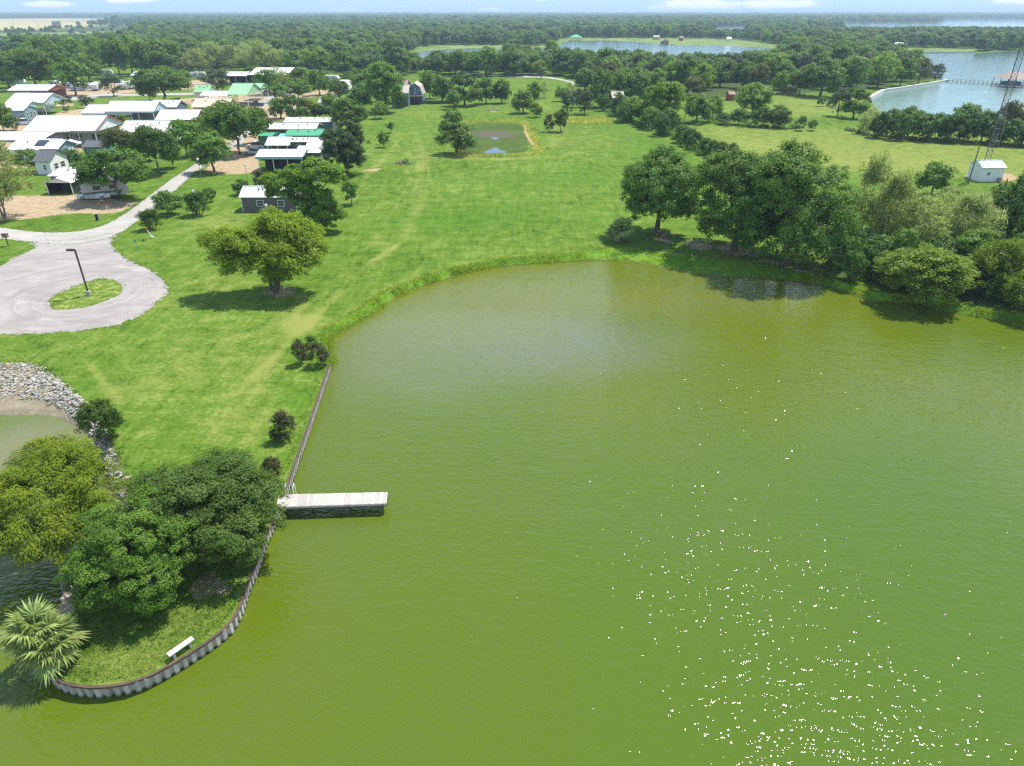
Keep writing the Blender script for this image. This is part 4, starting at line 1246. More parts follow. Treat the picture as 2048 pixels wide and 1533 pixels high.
# ---- the other trees and shrubs one can tell apart (base x, base y, top y, width, kind, label)
T = [
    (212, 880, 797, 88, 'bush', 'dark leafy shrub growing out of the rock bank above the yellow willow'),
    (570, 877, 822, 66, 'red', 'rounded reddish brown crape myrtle alone on the lawn near the bulkhead'),
    (602, 728, 678, 36, 'red', 'narrow upright reddish shrub of the pair at the bulkhead corner'),
    (640, 731, 681, 44, 'red', 'wider rounded shrub of the pair at the bulkhead corner'),
    (625, 712, 672, 34, 'bush', 'small green shrub tucked behind the pair at the bulkhead corner'),
    (549, 966, 910, 42, 'red', 'small reddish shrub squeezed between the dark headland oak and the bulkhead'),
    (340, 429, 381, 62, 'bush', 'spiky dark shrub by the road bend, uphill of the small round one'),
    (397, 431, 381, 54, 'bush', 'spiky dark shrub wrapped round the globe lamp post'),
    (423, 404, 376, 30, 'bush', 'low shrub just behind the lamp post shrub'),
    (304, 459, 417, 48, 'bush', 'small round dark shrub close to the striped marker pole'),
    (484, 390, 359, 38, 'bush', 'low spreading shrub just behind the grey brown shed'),
    (522, 376, 342, 34, 'red', 'reddish upright shrub between the shed and the open carport'),
    (704, 410, 361, 38, 'elm', 'little open tree alone on the lawn below the round grey green tree'),
    (768, 295, 262, 26, 'elm', 'small tree near the brush pile, the lower of two lawn saplings'),
    (782, 266, 244, 22, 'elm', 'smallest lawn sapling, uphill of the other'),
    (700, 268, 197, 86, 'elm', 'bushy bright topped tree behind the round grey green tree'),
    (760, 238, 204, 36, 'lime', 'small round bright green tree at the upper corner of the lawn'),
    (773, 225, 125, 88, 'elm', 'tall dark leafy tree beside the blue gambrel house'),
    (735, 205, 140, 70, 'elm', 'rounded tree between the trailers and the tall tree by the blue house'),
    (722, 222, 168, 60, 'oak', 'low dark tree directly behind the bushy bright topped one'),
    (914, 308, 245, 84, 'oak', 'dark forked tree at the pond edge, the lower of two'),
    (905, 275, 221, 58, 'oak', 'dark tree by the pond half hidden behind the forked one'),
    (908, 219, 180, 36, 'elm', 'small pale young tree in front of the dark row near the blue house'),
    (930, 212, 148, 76, 'oak', 'wide dark tree standing behind the pale young tree'),
    (972, 208, 156, 46, 'oak', 'round dark tree in the row above the bare patch'),
    (1004, 207, 158, 44, 'oak', 'second round dark tree in the row above the bare patch'),
    (885, 205, 150, 56, 'oak', 'dark tree just beyond the blue gambrel house'),
    (860, 198, 140, 48, 'elm', 'mid green tree rising behind the blue gambrel house roof'),
    (1046, 227, 181, 52, 'oak', 'round dark tree on the lawn beside the bright little lime tree'),
    (1072, 235, 206, 32, 'lime', 'bright yellow green little tree on the lawn above the pond'),
    (1098, 264, 231, 25, 'red', 'brownish thin tree touching its greener neighbour above the pond'),
    (1121, 264, 218, 38, 'elm', 'small round green tree paired with the brownish thin one'),
    (1068, 206, 162, 36, 'lime', 'light green tree behind the round dark one on the lawn'),
    (1088, 196, 160, 28, 'pale', 'thin greyish tree by the drive'),
    (1120, 203, 172, 28, 'elm', 'small green tree in the lawn cluster near the drive'),
    (1135, 230, 182, 34, 'cedar', 'grey green cedar with pointed crown near the weed bed'),
    (1168, 229, 182, 42, 'cedar', 'rounder grey green cedar at the end of the lawn cluster'),
    (1158, 215, 178, 34, 'cedar', 'cedar half hidden behind the rounder grey green one'),
    (1142, 195, 166, 26, 'pale', 'twiggy pale tree beside the drive end'),
    (876, 150, 100, 62, 'oak', 'first dark tree of the tall row along the lake arm'),
    (925, 152, 98, 64, 'oak', 'second dark tree of the tall row along the lake arm'),
    (972, 153, 92, 70, 'oak', 'tallest dark tree of the tall row along the lake arm'),
    (1030, 152, 96, 66, 'oak', 'wide dark tree closing the tall row along the lake arm'),
    (1078, 152, 120, 36, 'willow', 'pale lime green weeping tree at the end of the tall dark row'),
    (1082, 158, 138, 16, 'cedar', 'small pointed dark evergreen in front of the weeping lime tree'),
    (1120, 152, 100, 52, 'oak', 'dark tree between the drive and the lake'),
    (1200, 215, 140, 62, 'oak', 'dark tree at the head of the hedgerow by the drive'),
    (1240, 205, 136, 64, 'elm', 'mid green tree at the head of the hedgerow'),
    (1170, 182, 136, 54, 'oak', 'dark crown where the drive enters the wood'),
    (1275, 205, 148, 58, 'oak', 'deep green crown above the grey shed in the hedgerow'),
    (1236, 232, 186, 40, 'bush', 'small rounded bush in front of the grey roof in the hedgerow'),
    (1222, 212, 180, 32, 'bush', 'low dark bush at the lawn side of the hedgerow head'),
    (1262, 243, 192, 60, 'lime', 'bright green tree of the hedgerow beside the utility pole'),
    (1325, 250, 164, 108, 'lime', 'largest bright green tree of the hedgerow'),
    (1300, 258, 212, 48, 'elm', 'rounded hedgerow bush below the largest bright tree'),
    (1338, 268, 216, 52, 'elm', 'rounded hedgerow bush at the corner of the yellow field'),
    (1392, 246, 188, 62, 'elm', 'grey green tree standing behind the hedgerow bushes'),
    (1425, 236, 190, 44, 'lime', 'light green tree behind the hedgerow, closest to the side lawn'),
    (1362, 286, 250, 38, 'bush', 'small hedge shrub, first of the line running down the field edge'),
    (1388, 300, 264, 38, 'bush', 'small hedge shrub, second of the line running down the field edge'),
    (1412, 310, 276, 36, 'bush', 'small hedge shrub, third of the line running down the field edge'),
    (1440, 322, 284, 40, 'bush', 'hedge shrub last in the line, against the dark oaks'),
    (1503, 232, 165, 82, 'lime', 'round bright green tree on the side lawn beside the red shed'),
    (1480, 250, 218, 48, 'bush', 'dark bush below the round bright green tree'),
    (1520, 254, 214, 50, 'bush', 'bush beside the field under the round bright tree'),
    (1556, 256, 212, 48, 'bush', 'bush at the end of the field hedge beside the lawn gap'),
    (1445, 248, 226, 34, 'bush', 'low hedge clump between the utility pole and the bright tree'),
    (1558, 188, 141, 40, 'lime', 'yellow green tree glowing among the dark trees near the fence panel'),
    (1598, 190, 135, 60, 'elm', 'green tree behind the dark fence panel'),
    (1640, 194, 118, 88, 'oak', 'big dark tree shading the back of the side lawn'),
    (1700, 184, 112, 74, 'elm', 'mid green tree among the lakeside trees by the seawall'),
    (1755, 176, 106, 72, 'lime', 'bright crown among the lakeside trees by the seawall'),
    (1800, 172, 112, 58, 'elm', 'tall thin trunked tree by the bend of the seawall'),
    (1836, 168, 118, 46, 'olive', 'yellowish tree near the point of the seawall'),
    (1868, 164, 128, 38, 'cedar', 'lone windswept tree on the point where the pier starts'),
    (1852, 158, 126, 24, 'cedar', 'slim tree just behind the lone windswept tree on the point'),
    (1674, 233, 178, 50, 'cedar', 'dark leaning tree on the side lawn, the one with a bare leaning trunk'),
    (1706, 237, 176, 60, 'oak', 'dark tree of the pair on the side lawn, closer to the lake'),
    (1642, 213, 194, 20, 'elm', 'tiny young tree alone on the side lawn'),
    (1600, 262, 232, 24, 'bush', 'small spindly shrub between side lawn and yellow field'),
    (1625, 262, 240, 22, 'bush', 'little shrub at the yellow field edge below the tiny tree'),
    (1735, 268, 214, 50, 'pale', 'half bare greyish tree at the start of the lake hedge'),
    (1772, 270, 216, 42, 'oak', 'dark hedge tree next to the half bare one'),
    (1815, 274, 214, 68, 'elm', 'rounded dark green hedge tree before the lake gap'),
    (1872, 278, 228, 54, 'bush', 'low hedge bush in the gap where the lake shows'),
    (1915, 280, 208, 82, 'oak', 'broad olive brown hedge tree beyond the lake gap'),
    (1962, 284, 222, 54, 'oak', 'dark hedge tree just in front of the lattice mast'),
    (2000, 286, 200, 60, 'red', 'brownish hedge tree directly behind the lattice mast foot'),
    (2042, 288, 196, 66, 'olive', 'yellowish airy tree at the far end of the lake hedge'),
    (1208, 222, 186, 30, 'bush', 'small dark bush at the foot of the hedgerow head oak'),
    (1290, 246, 204, 44, 'elm', 'rounded bush between the utility pole and the largest bright tree'),
    (1248, 246, 212, 34, 'bush', 'front bush of the hedgerow under the bright tree by the utility pole'),
    (1322, 272, 228, 40, 'bush', 'low bush at the lawn side of the hedgerow corner'),
    (1376, 292, 256, 34, 'bush', 'small hedge shrub squeezed between the first and second of the line'),
    (1426, 316, 280, 36, 'bush', 'small hedge shrub squeezed between the third and last of the line'),
    (1462, 330, 286, 36, 'cedar', 'grey twiggy shrub touching the broad oak at the end of the hedge line'),
    (1408, 244, 196, 44, 'elm', 'dense green bush behind the slim utility pole'),
    (1755, 276, 226, 46, 'bush', 'dark hedge bush in front of the half bare tree'),
    (1795, 280, 226, 54, 'bush', 'dark low hedge bush between the first two hedge trees'),
    (1845, 282, 228, 60, 'bush', 'round hedge bush at the near side of the lake gap'),
    (1895, 284, 224, 60, 'bush', 'dark hedge bush below the broad olive brown tree'),
    (1938, 286, 226, 54, 'bush', 'dark hedge bush to the mast side of the broad olive brown tree'),
    (1985, 290, 236, 54, 'bush', 'dark low hedge bush below the mast'),
    (2022, 292, 240, 56, 'bush', 'dark low hedge bush under the yellowish airy tree'),
    (2070, 294, 230, 70, 'bush', 'hedge bush cut by the picture edge'),
    (1690, 500, 440, 52, 'oak', 'dark vine covered snag beside the tallest spreading oak'),
    (1722, 500, 310, 92, 'pale', 'pale feathery tree next to the tallest spreading oak'),
    (1765, 515, 345, 90, 'pale', 'pale airy tree with a dark slanting trunk'),
    (1830, 520, 390, 118, 'pale', 'pale wide mesquite in the middle of the waterside thicket'),
    (1862, 392, 322, 80, 'elm', 'spindly bush with stiff shoots between thicket and white hut'),
    (1920, 520, 385, 120, 'pale', 'pale grey green mesquite below the white hut'),
    (1905, 505, 430, 80, 'oak', 'dark hollow shaded shrub inside the thicket'),
    (2005, 500, 345, 110, 'oak', 'dark round tree at the field side of the thicket'),
    (2045, 470, 335, 80, 'elm', 'mid green tree cut by the frame beyond the thicket'),
    (1842, 592, 486, 200, 'limebush', 'bright yellow green bush bulging over the water'),
    (1985, 590, 478, 120, 'limebush', 'bright drooping bush beside the bulging one'),
    (1965, 590, 520, 80, 'oak', 'dark shrub in the shade between two bright waterside bushes'),
    (2050, 622, 535, 105, 'limebush', 'green bush at the water where the thicket leaves the frame'),
    (1700, 530, 455, 60, 'bush', 'dark viny mound between the oaks and the pale feathery trees'),
    (1860, 545, 470, 90, 'oak', 'dark shaded mass behind the bulging bright bush'),
    (1925, 548, 455, 95, 'elm', 'mid green shrub behind the bright drooping bush'),
    (1800, 470, 400, 70, 'elm', 'leafy shrub between the pale trees on the field side'),
    (1760, 560, 500, 60, 'lime', 'light green shrub just inland of the bulging bright bush'),
    (2030, 560, 470, 90, 'oak', 'dark shrub behind the cut off waterside bush'),
    (1768, 462, 345, 88, 'pale', 'pale feathery tree at the field edge behind the slanting trunk'),
    (1880, 478, 372, 100, 'pale', 'broad pale tree filling the middle of the thicket below the white hut'),
    (1950, 500, 395, 95, 'pale', 'pale tree between the two mesquites and the dark round tree'),
    (2010, 440, 372, 70, 'elm', 'mid green tree on the field side of the dark round tree'),
    (1980, 450, 385, 70, 'pale', 'small pale tree by the white hut side of the thicket'),
    (1740, 548, 470, 70, 'bush', 'dark viny shrub under the pale feathery trees'),
    (1700, 562, 500, 56, 'bush', 'leafy shrub at the foot of the oaks by the bulkhead end'),
    (1655, 556, 520, 40, 'bush', 'small shrub hiding the end of the low bulkhead'),
    (1790, 540, 455, 60, 'elm', 'vine draped bright shrub between dark trunks in the thicket'),
    (10, 436, 272, 150, 'pale', 'large pale green tree with mottled trunk at the edge of the sandy yard'),
    (240, 400, 297, 148, 'umbrella', 'flat topped spreading tree shading the parked truck'),
    (255, 334, 254, 92, 'olive', 'yellowish tree behind the flat topped spreading one'),
    (320, 348, 252, 92, 'umbrella', 'spreading tree beside the road with its trunk in the grass'),
    (347, 336, 268, 50, 'elm', 'slim tree close to the road, beside the spreading one'),
    (375, 312, 238, 78, 'elm', 'round green tree uphill of the road bend'),
    (429, 345, 262, 88, 'elm', 'round dark tree with a straight trunk by the sandy drive'),
    (222, 268, 238, 42, 'elm', 'round tree at the red edged gable end of the longest roof'),
    (150, 332, 300, 44, 'bush', 'shrub on the grass between the white cottage and the dark green shed'),
    (60, 345, 296, 60, 'elm', 'tree rising between the picture edge roofs and the white cottage'),
    (300, 322, 280, 52, 'elm', 'small tree in front of the two step white roof'),
    (358, 272, 240, 46, 'elm', 'tree in front of the plain white roof'),
    (440, 242, 205, 50, 'elm', 'tree at the corner of the tan roofed house'),
    (418, 300, 258, 54, 'olive', 'yellowish tree behind the round dark straight trunked one'),
    (398, 262, 234, 42, 'lime', 'bright little tree behind the plain white roof'),
    (300, 202, 166, 44, 'elm', 'tree on the park lawn just below the very wide spreading one'),
    (508, 166, 132, 54, 'elm', 'rounded tree between the wide barn and the large green roof'),
    (452, 166, 138, 44, 'oak', 'dark tree between the green gable and the shaded carports'),
    (360, 172, 138, 54, 'elm', 'tree joined to the very wide spreading one below the orange tinged crown'),
    (680, 202, 158, 50, 'elm', 'tree between the small white shed and the bushy bright topped one'),
    (662, 226, 186, 44, 'elm', 'tree just above the uppermost trailer roof'),
    (710, 178, 136, 54, 'oak', 'dark tree directly behind the small white shed'),
    (800, 216, 182, 36, 'bush', 'bush at the foot of the tall tree by the blue house'),
    (560, 205, 168, 44, 'elm', 'rounded tree on the near side of the wide lane'),
    (448, 268, 214, 78, 'elm', 'bright tree near the tan roofed house'),
    (480, 309, 205, 120, 'umbrella', 'tall thin crowned tree beside the parked white cars'),
    (520, 288, 212, 66, 'olive', 'yellowish crown behind the tall thin crowned tree'),
    (252, 262, 228, 34, 'lime', 'small bright tree between two white roofs'),
    (8, 262, 198, 50, 'elm', 'green tree beside the tiny blue house at the picture edge'),
    (332, 208, 136, 118, 'umbrella', 'very wide dark spreading tree on the park lawn'),
    (228, 193, 148, 48, 'cedar', 'grey green tree on the park lawn near the trailers'),
    (152, 192, 118, 72, 'elm', 'tree with a clear trunk behind the red trimmed carport'),
    (75, 180, 96, 96, 'elm', 'big bright tree overhanging the back of the red trimmed carport'),
    (20, 176, 104, 70, 'oak', 'dark tree behind the carports at the picture edge'),
    (175, 216, 190, 32, 'cedar', 'pale spiky shrub on the sandy yard behind the carports'),
    (138, 213, 190, 20, 'red', 'dark reddish bush in the yard, beside the pale spiky shrub'),
    (126, 214, 188, 18, 'red', 'dark narrow bush next to the carport boat'),
    (133, 225, 214, 14, 'bush', 'tiny round bush on the grass strip behind the long white roof'),
    (370, 152, 122, 46, 'olive', 'orange tinged crown above the wide dark spreading tree'),
    (435, 186, 138, 66, 'cedar', 'grey green tree behind the little green gable roof'),
    (405, 142, 114, 32, 'lime', 'yellow green crown in front of the pale grove'),
    (540, 190, 138, 62, 'elm', 'round tree in front of the wide barn roof'),
    (562, 176, 134, 44, 'pale', 'pale tree beside the wide barn roof'),
    (608, 184, 134, 64, 'lime', 'bright tree between the wide barn and the trailers'),
    (640, 191, 138, 46, 'oak', 'dark tree with two thin trunks by the small white shed'),
    (598, 200, 158, 58, 'elm', 'rounded tree leaning over the lane behind the trailers'),
    (562, 238, 194, 50, 'oak', 'dark bush like tree at the end of the trailer row'),
    (590, 244, 190, 46, 'oak', 'deep green tree beside the trailer row lane'),
    (615, 240, 198, 50, 'olive', 'brownish green tree behind the upper trailer roofs'),
    (640, 238, 206, 42, 'oak', 'dark low tree behind the upper trailer roofs'),
    (660, 238, 212, 30, 'oak', 'small dark tree at the corner of the upper trailer'),
    (445, 138, 92, 64, 'pale', 'tall pale tree of the grove beyond the green roofs'),
    (495, 140, 88, 70, 'pale', 'tallest pale tree of the grove beyond the green roofs'),
    (688, 152, 100, 56, 'elm', 'mid green tree on the wood edge above the small white shed'),
    (640, 146, 96, 62, 'lime', 'bright tree on the wood edge above the small white shed'),
    (590, 146, 100, 52, 'elm', 'bright tree on the wood edge beyond the wide barn'),
    (748, 165, 128, 44, 'lime', 'lime green crown behind the tall tree by the blue house'),
]
for row in T:
    tree(*row)

# rows of like trees: several stand together and nothing tells one from the next
def row_of(pts_, kind, top, wpx, label, group, seed):
    r = random.Random(seed)
    for (x, y) in pts_:
        zc = depth_of(P(x, y))
        tree(x, y, y - wpx * r.uniform(0.85, 1.2) * top, wpx * r.uniform(0.85, 1.2), kind, label, group)


row_of([(35, 166), (58, 160), (118, 158), (180, 164), (205, 150), (240, 156), (265, 148), (290, 152), (318, 150), (345, 146), (150, 148), (95, 146)], 'elm', 1.05, 64,
       'pale green tree in the grove behind the parked travel trailers', 'grove behind the travel trailers', 3)
row_of([(28, 262), (2030, 545), (1890, 560)], 'bush', 0.8, 40, 'low leafy bush half hidden among larger growth', 'low half hidden bushes', 4)


# ---- woodland one can still tell apart, then the far wood as one mass
def in_any(x, y, polys):
    pt = np.array([[x, y]])
    return any(pip(pt, q)[0] for q in polys)


BLD = [(430, 168, 30), (480, 160, 30), (535, 146, 45), (690, 168, 14), (830, 190, 26), (655, 204, 20), (1480, 190, 12), (1250, 200, 14), (1578, 184, 18)]
KEEP = LAKES


row_of([(45, 150), (80, 140), (112, 136), (165, 136), (192, 132), (222, 134), (252, 130), (280, 134), (308, 130), (335, 128)], 'lime', 1.05, 52,
       'brighter green tree at the back of the grove behind the parked travel trailers', 'grove behind the travel trailers', 13)
row_of([(395, 150), (425, 147), (462, 146), (515, 147), (548, 144)], 'pale', 1.1, 54,
       'pale tree in the grove beyond the green roofs', 'pale grove beyond the green roofs', 14)


def woodland(zone, n, kinds, label, group, seed, smin, hts):
    r = random.Random(seed)
    zp = W2(zone)
    xs = [p[0] for p in zp]
    ys = [p[1] for p in zp]
    placed = 0
    tries = 0
    while placed < n and tries < 9000:
        tries += 1
        x, y = r.uniform(min(xs), max(xs)), r.uniform(min(ys), max(ys))
        if not in_any(x, y, [zp]) or in_any(x, y, KEEP):
            continue
        w_ = r.uniform(*hts) * 1.05
        if any((x - a) ** 2 + (y - b) ** 2 < ((w_ + c) * smin) ** 2 for a, b, c in ALLTREES):
            continue
        kind = r.choice(kinds)
        word = {'oak': 'dark green', 'elm': 'mid green', 'lime': 'bright green', 'olive': 'yellowish', 'cedar': 'grey green', 'pale': 'pale'}[kind]
        root = empty('tree', (x, y, 0), word + ' ' + label, 'tree', group, r.uniform(0, 6.28))
        h = w_ * r.uniform(0.8, 1.05)
        root.scale = (w_, w_, h)
        data = proto(kind, 'mid' if y < 420 else 'far', r.randrange(3))
        obj('crown', data[0], root)
        obj('trunk', data[1], root)
        ALLTREES.append((x, y, w_))
        placed += 1


woodland([(1135, 152), (1160, 175), (1230, 205), (1400, 195), (1560, 182), (1700, 180), (1850, 160), (1790, 140), (1700, 150), (1545, 150), (1430, 160), (1300, 165), (1200, 158)], 70,
         ['oak', 'oak', 'elm', 'oak', 'elm', 'lime', 'olive', 'cedar'], 'woodland tree in the belt between the yellow field and the blue lake', 'belt of wood before the blue lake', 31, 0.36, (9, 13))
woodland([(240, 106), (300, 128), (400, 118), (560, 124), (690, 132), (720, 146), (850, 152), (850, 136), (700, 118), (560, 108), (400, 104), (280, 100)], 55,
         ['oak', 'oak', 'elm', 'oak'], 'woodland tree in the wood behind the trailer park', 'wood behind the trailer park', 32, 0.38, (9, 13))

# far wood: one mass of instanced trees
def far_wood():
    r = np.random.default_rng(99)
    parts = []
    for (y0, y1, s, k) in ((300, 900, 7.6, 1.0), (900, 2200, 12.0, 1.25), (2200, 5000, 24.0, 2.0), (5000, 11500, 60.0, 3.4)):
        half = 0.98 * y1 + 40
        q = grid(-half, half, y0, y1, s, 0.45)
        q = q[np.abs(q[:, 0]) < 0.98 * q[:, 1] + 40]
        parts.append(np.column_stack([q, np.full(len(q), k)]))
    q = np.concatenate(parts)
    xy = q[:, :2]
    bad = np.zeros(len(q), bool)
    for lk in LAKES:
        bad |= pip(xy, lk) | (seg_dist(xy, lk, True) < 9)
    EXC = [[(-900, 420), (-900, 108), (0, 112), (120, 112), (240, 116), (300, 140), (420, 138), (560, 136), (690, 144), (730, 152), (850, 154), (850, 152), (1030, 152), (1130, 150), (1150, 158), (1190, 170), (1240, 178), (1400, 172), (1560, 160), (1700, 158), (1790, 150), (1860, 160), (1800, 200), (1740, 290), (2300, 420), (2300, 700), (-900, 700)],
           [(815, 116), (828, 98), (870, 91), (1010, 91), (1060, 94), (1112, 88), (1120, 77), (1340, 77), (1480, 80), (1560, 90), (1556, 108), (1500, 112), (1000, 112)],
           [(1760, 94.5), (1952, 98), (1960, 107), (1760, 110)],
           [(2300, 100), (2300, 400), (1742, 250), (1742, 190), (1895, 163)]]
    for e in EXC:
        bad |= pip(xy, W2(e))
    tanp = W2([(-600, 68), (60, 61), (200, 51), (310, 39.6), (200, 37.2), (-600, 40)])
    bad |= pip(xy, tanp)
    scr = W2([(-600, 68), (60, 60), (210, 51), (300, 45), (270, 62), (262, 92), (120, 98), (-600, 112)])
    ins = pip(xy, scr)
    bad |= ins & (r.uniform(size=len(q)) < np.clip(0.93 - 0.5 * (quick_noise(xy[:, 0], xy[:, 1], 0.012, 2) > 0.35), 0, 1))
    # small glades
    bad |= (quick_noise(xy[:, 0], xy[:, 1], 0.010, 5) > 0.62) & (q[:, 2] < 2)
    q = q[~bad]
    ins = ins[~bad]
    n = len(q)
    sc = q[:, 2] * r.uniform(6.8, 13.5, n)
    sc *= np.where(ins, 0.5, 1)
    # keep the far water in sight: low growth on the near shores, as in the photograph
    zc = q[:, 1] * CS + H * SN
    pxx = CX + F * q[:, 0] / zc
    lim = np.zeros(n)
    wob = 5 * quick_noise(pxx, pxx * 0, 0.05, 1) + 3 * quick_noise(pxx, pxx * 0, 0.21, 4)
    for xa, xb, yl, yfar in ((1105, 1300, 103, 700), (1300, 1470, 112, 700), (1470, 1560, 103, 700), (1000, 1105, 100, 520), (808, 872, 122, 640), (872, 960, 109, 640), (960, 1010, 103, 640), (1425, 1495, 58, 1400), (1560, 1660, 60, 1100), (1655, 2400, 53.5, 1500)):
        k = (pxx > xa) & (pxx < xb) & (q[:, 1] < yfar)
        lim = np.where(k, np.maximum(lim, yl + wob * (1 if yl > 90 else 0.12)), lim)
    vv = (lim - CY) / F
    cap = np.where(lim > 0, H - q[:, 1] * (SN + vv * CS) / (CS - vv * SN), 99)
    sc = np.minimum(sc, np.maximum(cap, 0) * 1.02)
    ok_ = sc > 2.6
    q, sc = q[ok_], sc[ok_]
    n = len(q)
    me = bpy.data.meshes.new('far_wood')
    me.vertices.add(n)
    co = np.column_stack([q[:, 0], q[:, 1], np.zeros(n)]).astype(np.float32)
    me.vertices.foreach_set('co', co.ravel())
    for nm, a in (('tsize', sc), ('tz', r.uniform(0.8, 1.15, n) / np.sqrt(q[:, 2])), ('trot', r.uniform(0, 6.28, n))):
        at = me.attributes.new(nm, 'FLOAT', 'POINT')
        at.data.foreach_set('value', a.astype(np.float32))
    o = obj('far_wood', me, kind='stuff', label='woodland stretching to the horizon')
    src = bpy.data.collections.new('woodland_crowns')
    r2 = random.Random(6)
    for k in range(9):
        q_, sp, nl, sm = 0.08, 0.42, 8, 0.2
        mat = [LEAF['forest'], LEAF['forest'], LEAF['oak'], LEAF['elm'], LEAF['forest'], LEAF['cedar'], LEAF['forest'], LEAF['lime'], LEAF['forest']][k]
        cm, _ = crown('woodland_crown', 900 + k, dome_lobes(r2, q_, sp, nl, sm), 90, 2600, 0.11, 0.070, 0.05, mat, 'leaf', 0.5, 1.0)
        c = bpy.data.objects.new('woodland_crown', cm)
        src.objects.link(c)
    ng = bpy.data.node_groups.new('scatter_wood', 'GeometryNodeTree')
    ng.interface.new_socket('Geometry', in_out='INPUT', socket_type='NodeSocketGeometry')
    ng.interface.new_socket('Geometry', in_out='OUTPUT', socket_type='NodeSocketGeometry')
    N = ng.nodes.new
    gi, go = N('NodeGroupInput'), N('NodeGroupOutput')
    ci = N('GeometryNodeCollectionInfo')
    ci.inputs['Collection'].default_value = src
    ci.inputs['Separate Children'].default_value = True
    ci.inputs['Reset Children'].default_value = True
    ip = N('GeometryNodeInstanceOnPoints')
    ip.inputs['Pick Instance'].default_value = True
    def na(nm):
        a = N('GeometryNodeInputNamedAttribute')
        a.data_type = 'FLOAT'
        a.inputs['Name'].default_value = nm
        return a.outputs['Attribute']
    mp = N('GeometryNodeMeshToPoints')
    cx = N('ShaderNodeCombineXYZ')
    ts = na('tsize')
    mu = N('ShaderNodeMath')
    mu.operation = 'MULTIPLY'
    ng.links.new(ts, mu.inputs[0])
    ng.links.new(na('tz'), mu.inputs[1])
    ng.links.new(ts, cx.inputs[0])
    ng.links.new(ts, cx.inputs[1])
    ng.links.new(mu.outputs[0], cx.inputs[2])
    rx = N('ShaderNodeCombineXYZ')
    ng.links.new(na('trot'), rx.inputs[2])
    ng.links.new(gi.outputs[0], mp.inputs[0])
    ng.links.new(mp.outputs[0], ip.inputs['Points'])
    ng.links.new(ci.outputs[0], ip.inputs['Instance'])
    ng.links.new(cx.outputs[0], ip.inputs['Scale'])
    ng.links.new(rx.outputs[0], ip.inputs['Rotation'])
    ng.links.new(ip.outputs[0], go.inputs[0])
    md = o.modifiers.new('scatter', 'NODES')
    md.node_group = ng
    return n


NFAR = far_wood()
print('far wood', NFAR, 'trees', len(ALLTREES))


# ---- low growth that fills the gaps under hedges and thickets (stuff)
def brush(name, spots, hts, mat, leaf, per, seed):
    g = np.random.default_rng(seed)
    n = len(spots)
    idx = np.repeat(np.arange(n), per)
    m_ = len(idx)
    off = unit(g.normal(size=(m_, 3))) * (g.uniform(0, 1, m_) ** 0.4)[:, None]
    off[:, 2] = np.abs(off[:, 2])
    h = hts[idx]
    p = np.column_stack([spots[idx, 0], spots[idx, 1], np.zeros(m_)]) + off * np.column_stack([h * 0.85, h * 0.85, h])
    out = unit(off + g.normal(0, 0.5, (m_, 3)) + np.array([0, 0, 0.5]))
    ax = g.normal(size=(m_, 3))
    ax = unit(ax - out * (ax * out).sum(1, keepdims=True))
    bx = unit(np.cross(out, ax))
    L = leaf * g.uniform(0.6, 1.3, m_)
    a2, b2 = ax * (L / 2)[:, None], bx * (L * 0.3)[:, None]
    vs = np.stack([p - a2, p - b2, p + a2, p + b2], 1).reshape(-1, 3)
    tint = np.repeat(np.clip(g.uniform(0, 1, n)[idx] * 0.6 + g.uniform(0, 0.45, m_), 0, 1), 4)
    return obj(name, np_mesh(name, vs, np.arange(m_ * 4).reshape(-1, 4), mat, tint), kind='stuff')


def along(px, step, wob, seed):
    g = np.random.default_rng(seed)
    l = np.asarray([tuple(p) for p in catmull([P(*q).xy for q in px], step)])
    return l + g.normal(0, wob, l.shape)


g_ = np.random.default_rng(61)
zone = np.asarray([tuple(p) for p in W2([(1640, 540), (1690, 520), (1750, 490), (1850, 440), (1990, 430), (2200, 440), (2250, 640), (2048, 620), (1900, 592), (1760, 578), (1690, 560)])])
zz = np.column_stack([g_.uniform(zone[:, 0].min(), zone[:, 0].max(), 900), g_.uniform(zone[:, 1].min(), zone[:, 1].max(), 900)])
zz = zz[pip(zz, zone)]
half = len(zz) // 2
brush('thicket_undergrowth', zz[:half], g_.uniform(0.5, 1.7, half), LEAF['bush'], 0.30, 110, 62)
brush('thicket_undergrowth', zz[half:], g_.uniform(0.4, 1.5, len(zz) - half), LEAF['limebush'], 0.28, 90, 63)
hd = np.concatenate([along([(1196, 200), (1225, 228), (1262, 246), (1300, 262), (1340, 274), (1375, 292), (1412, 312), (1450, 326)], 1.6, 1.1, 64), along([(1230, 200), (1290, 235), (1345, 255), (1400, 245), (1440, 240)], 2.0, 1.6, 65)])
brush('hedgerow_undergrowth', hd, g_.uniform(0.9, 2.4, len(hd)), LEAF['elm'], 0.42, 120, 66)
hl = np.concatenate([along([(1700, 262), (1760, 274), (1830, 281), (1900, 286), (1980, 291), (2060, 296), (2200, 305)], 1.5, 1.2, 67), along([(1430, 251), (1500, 255), (1590, 258)], 1.4, 0.9, 68)])
brush('hedge_undergrowth', hl, g_.uniform(0.9, 2.6, len(hl)), LEAF['bush'], 0.42, 120, 69)


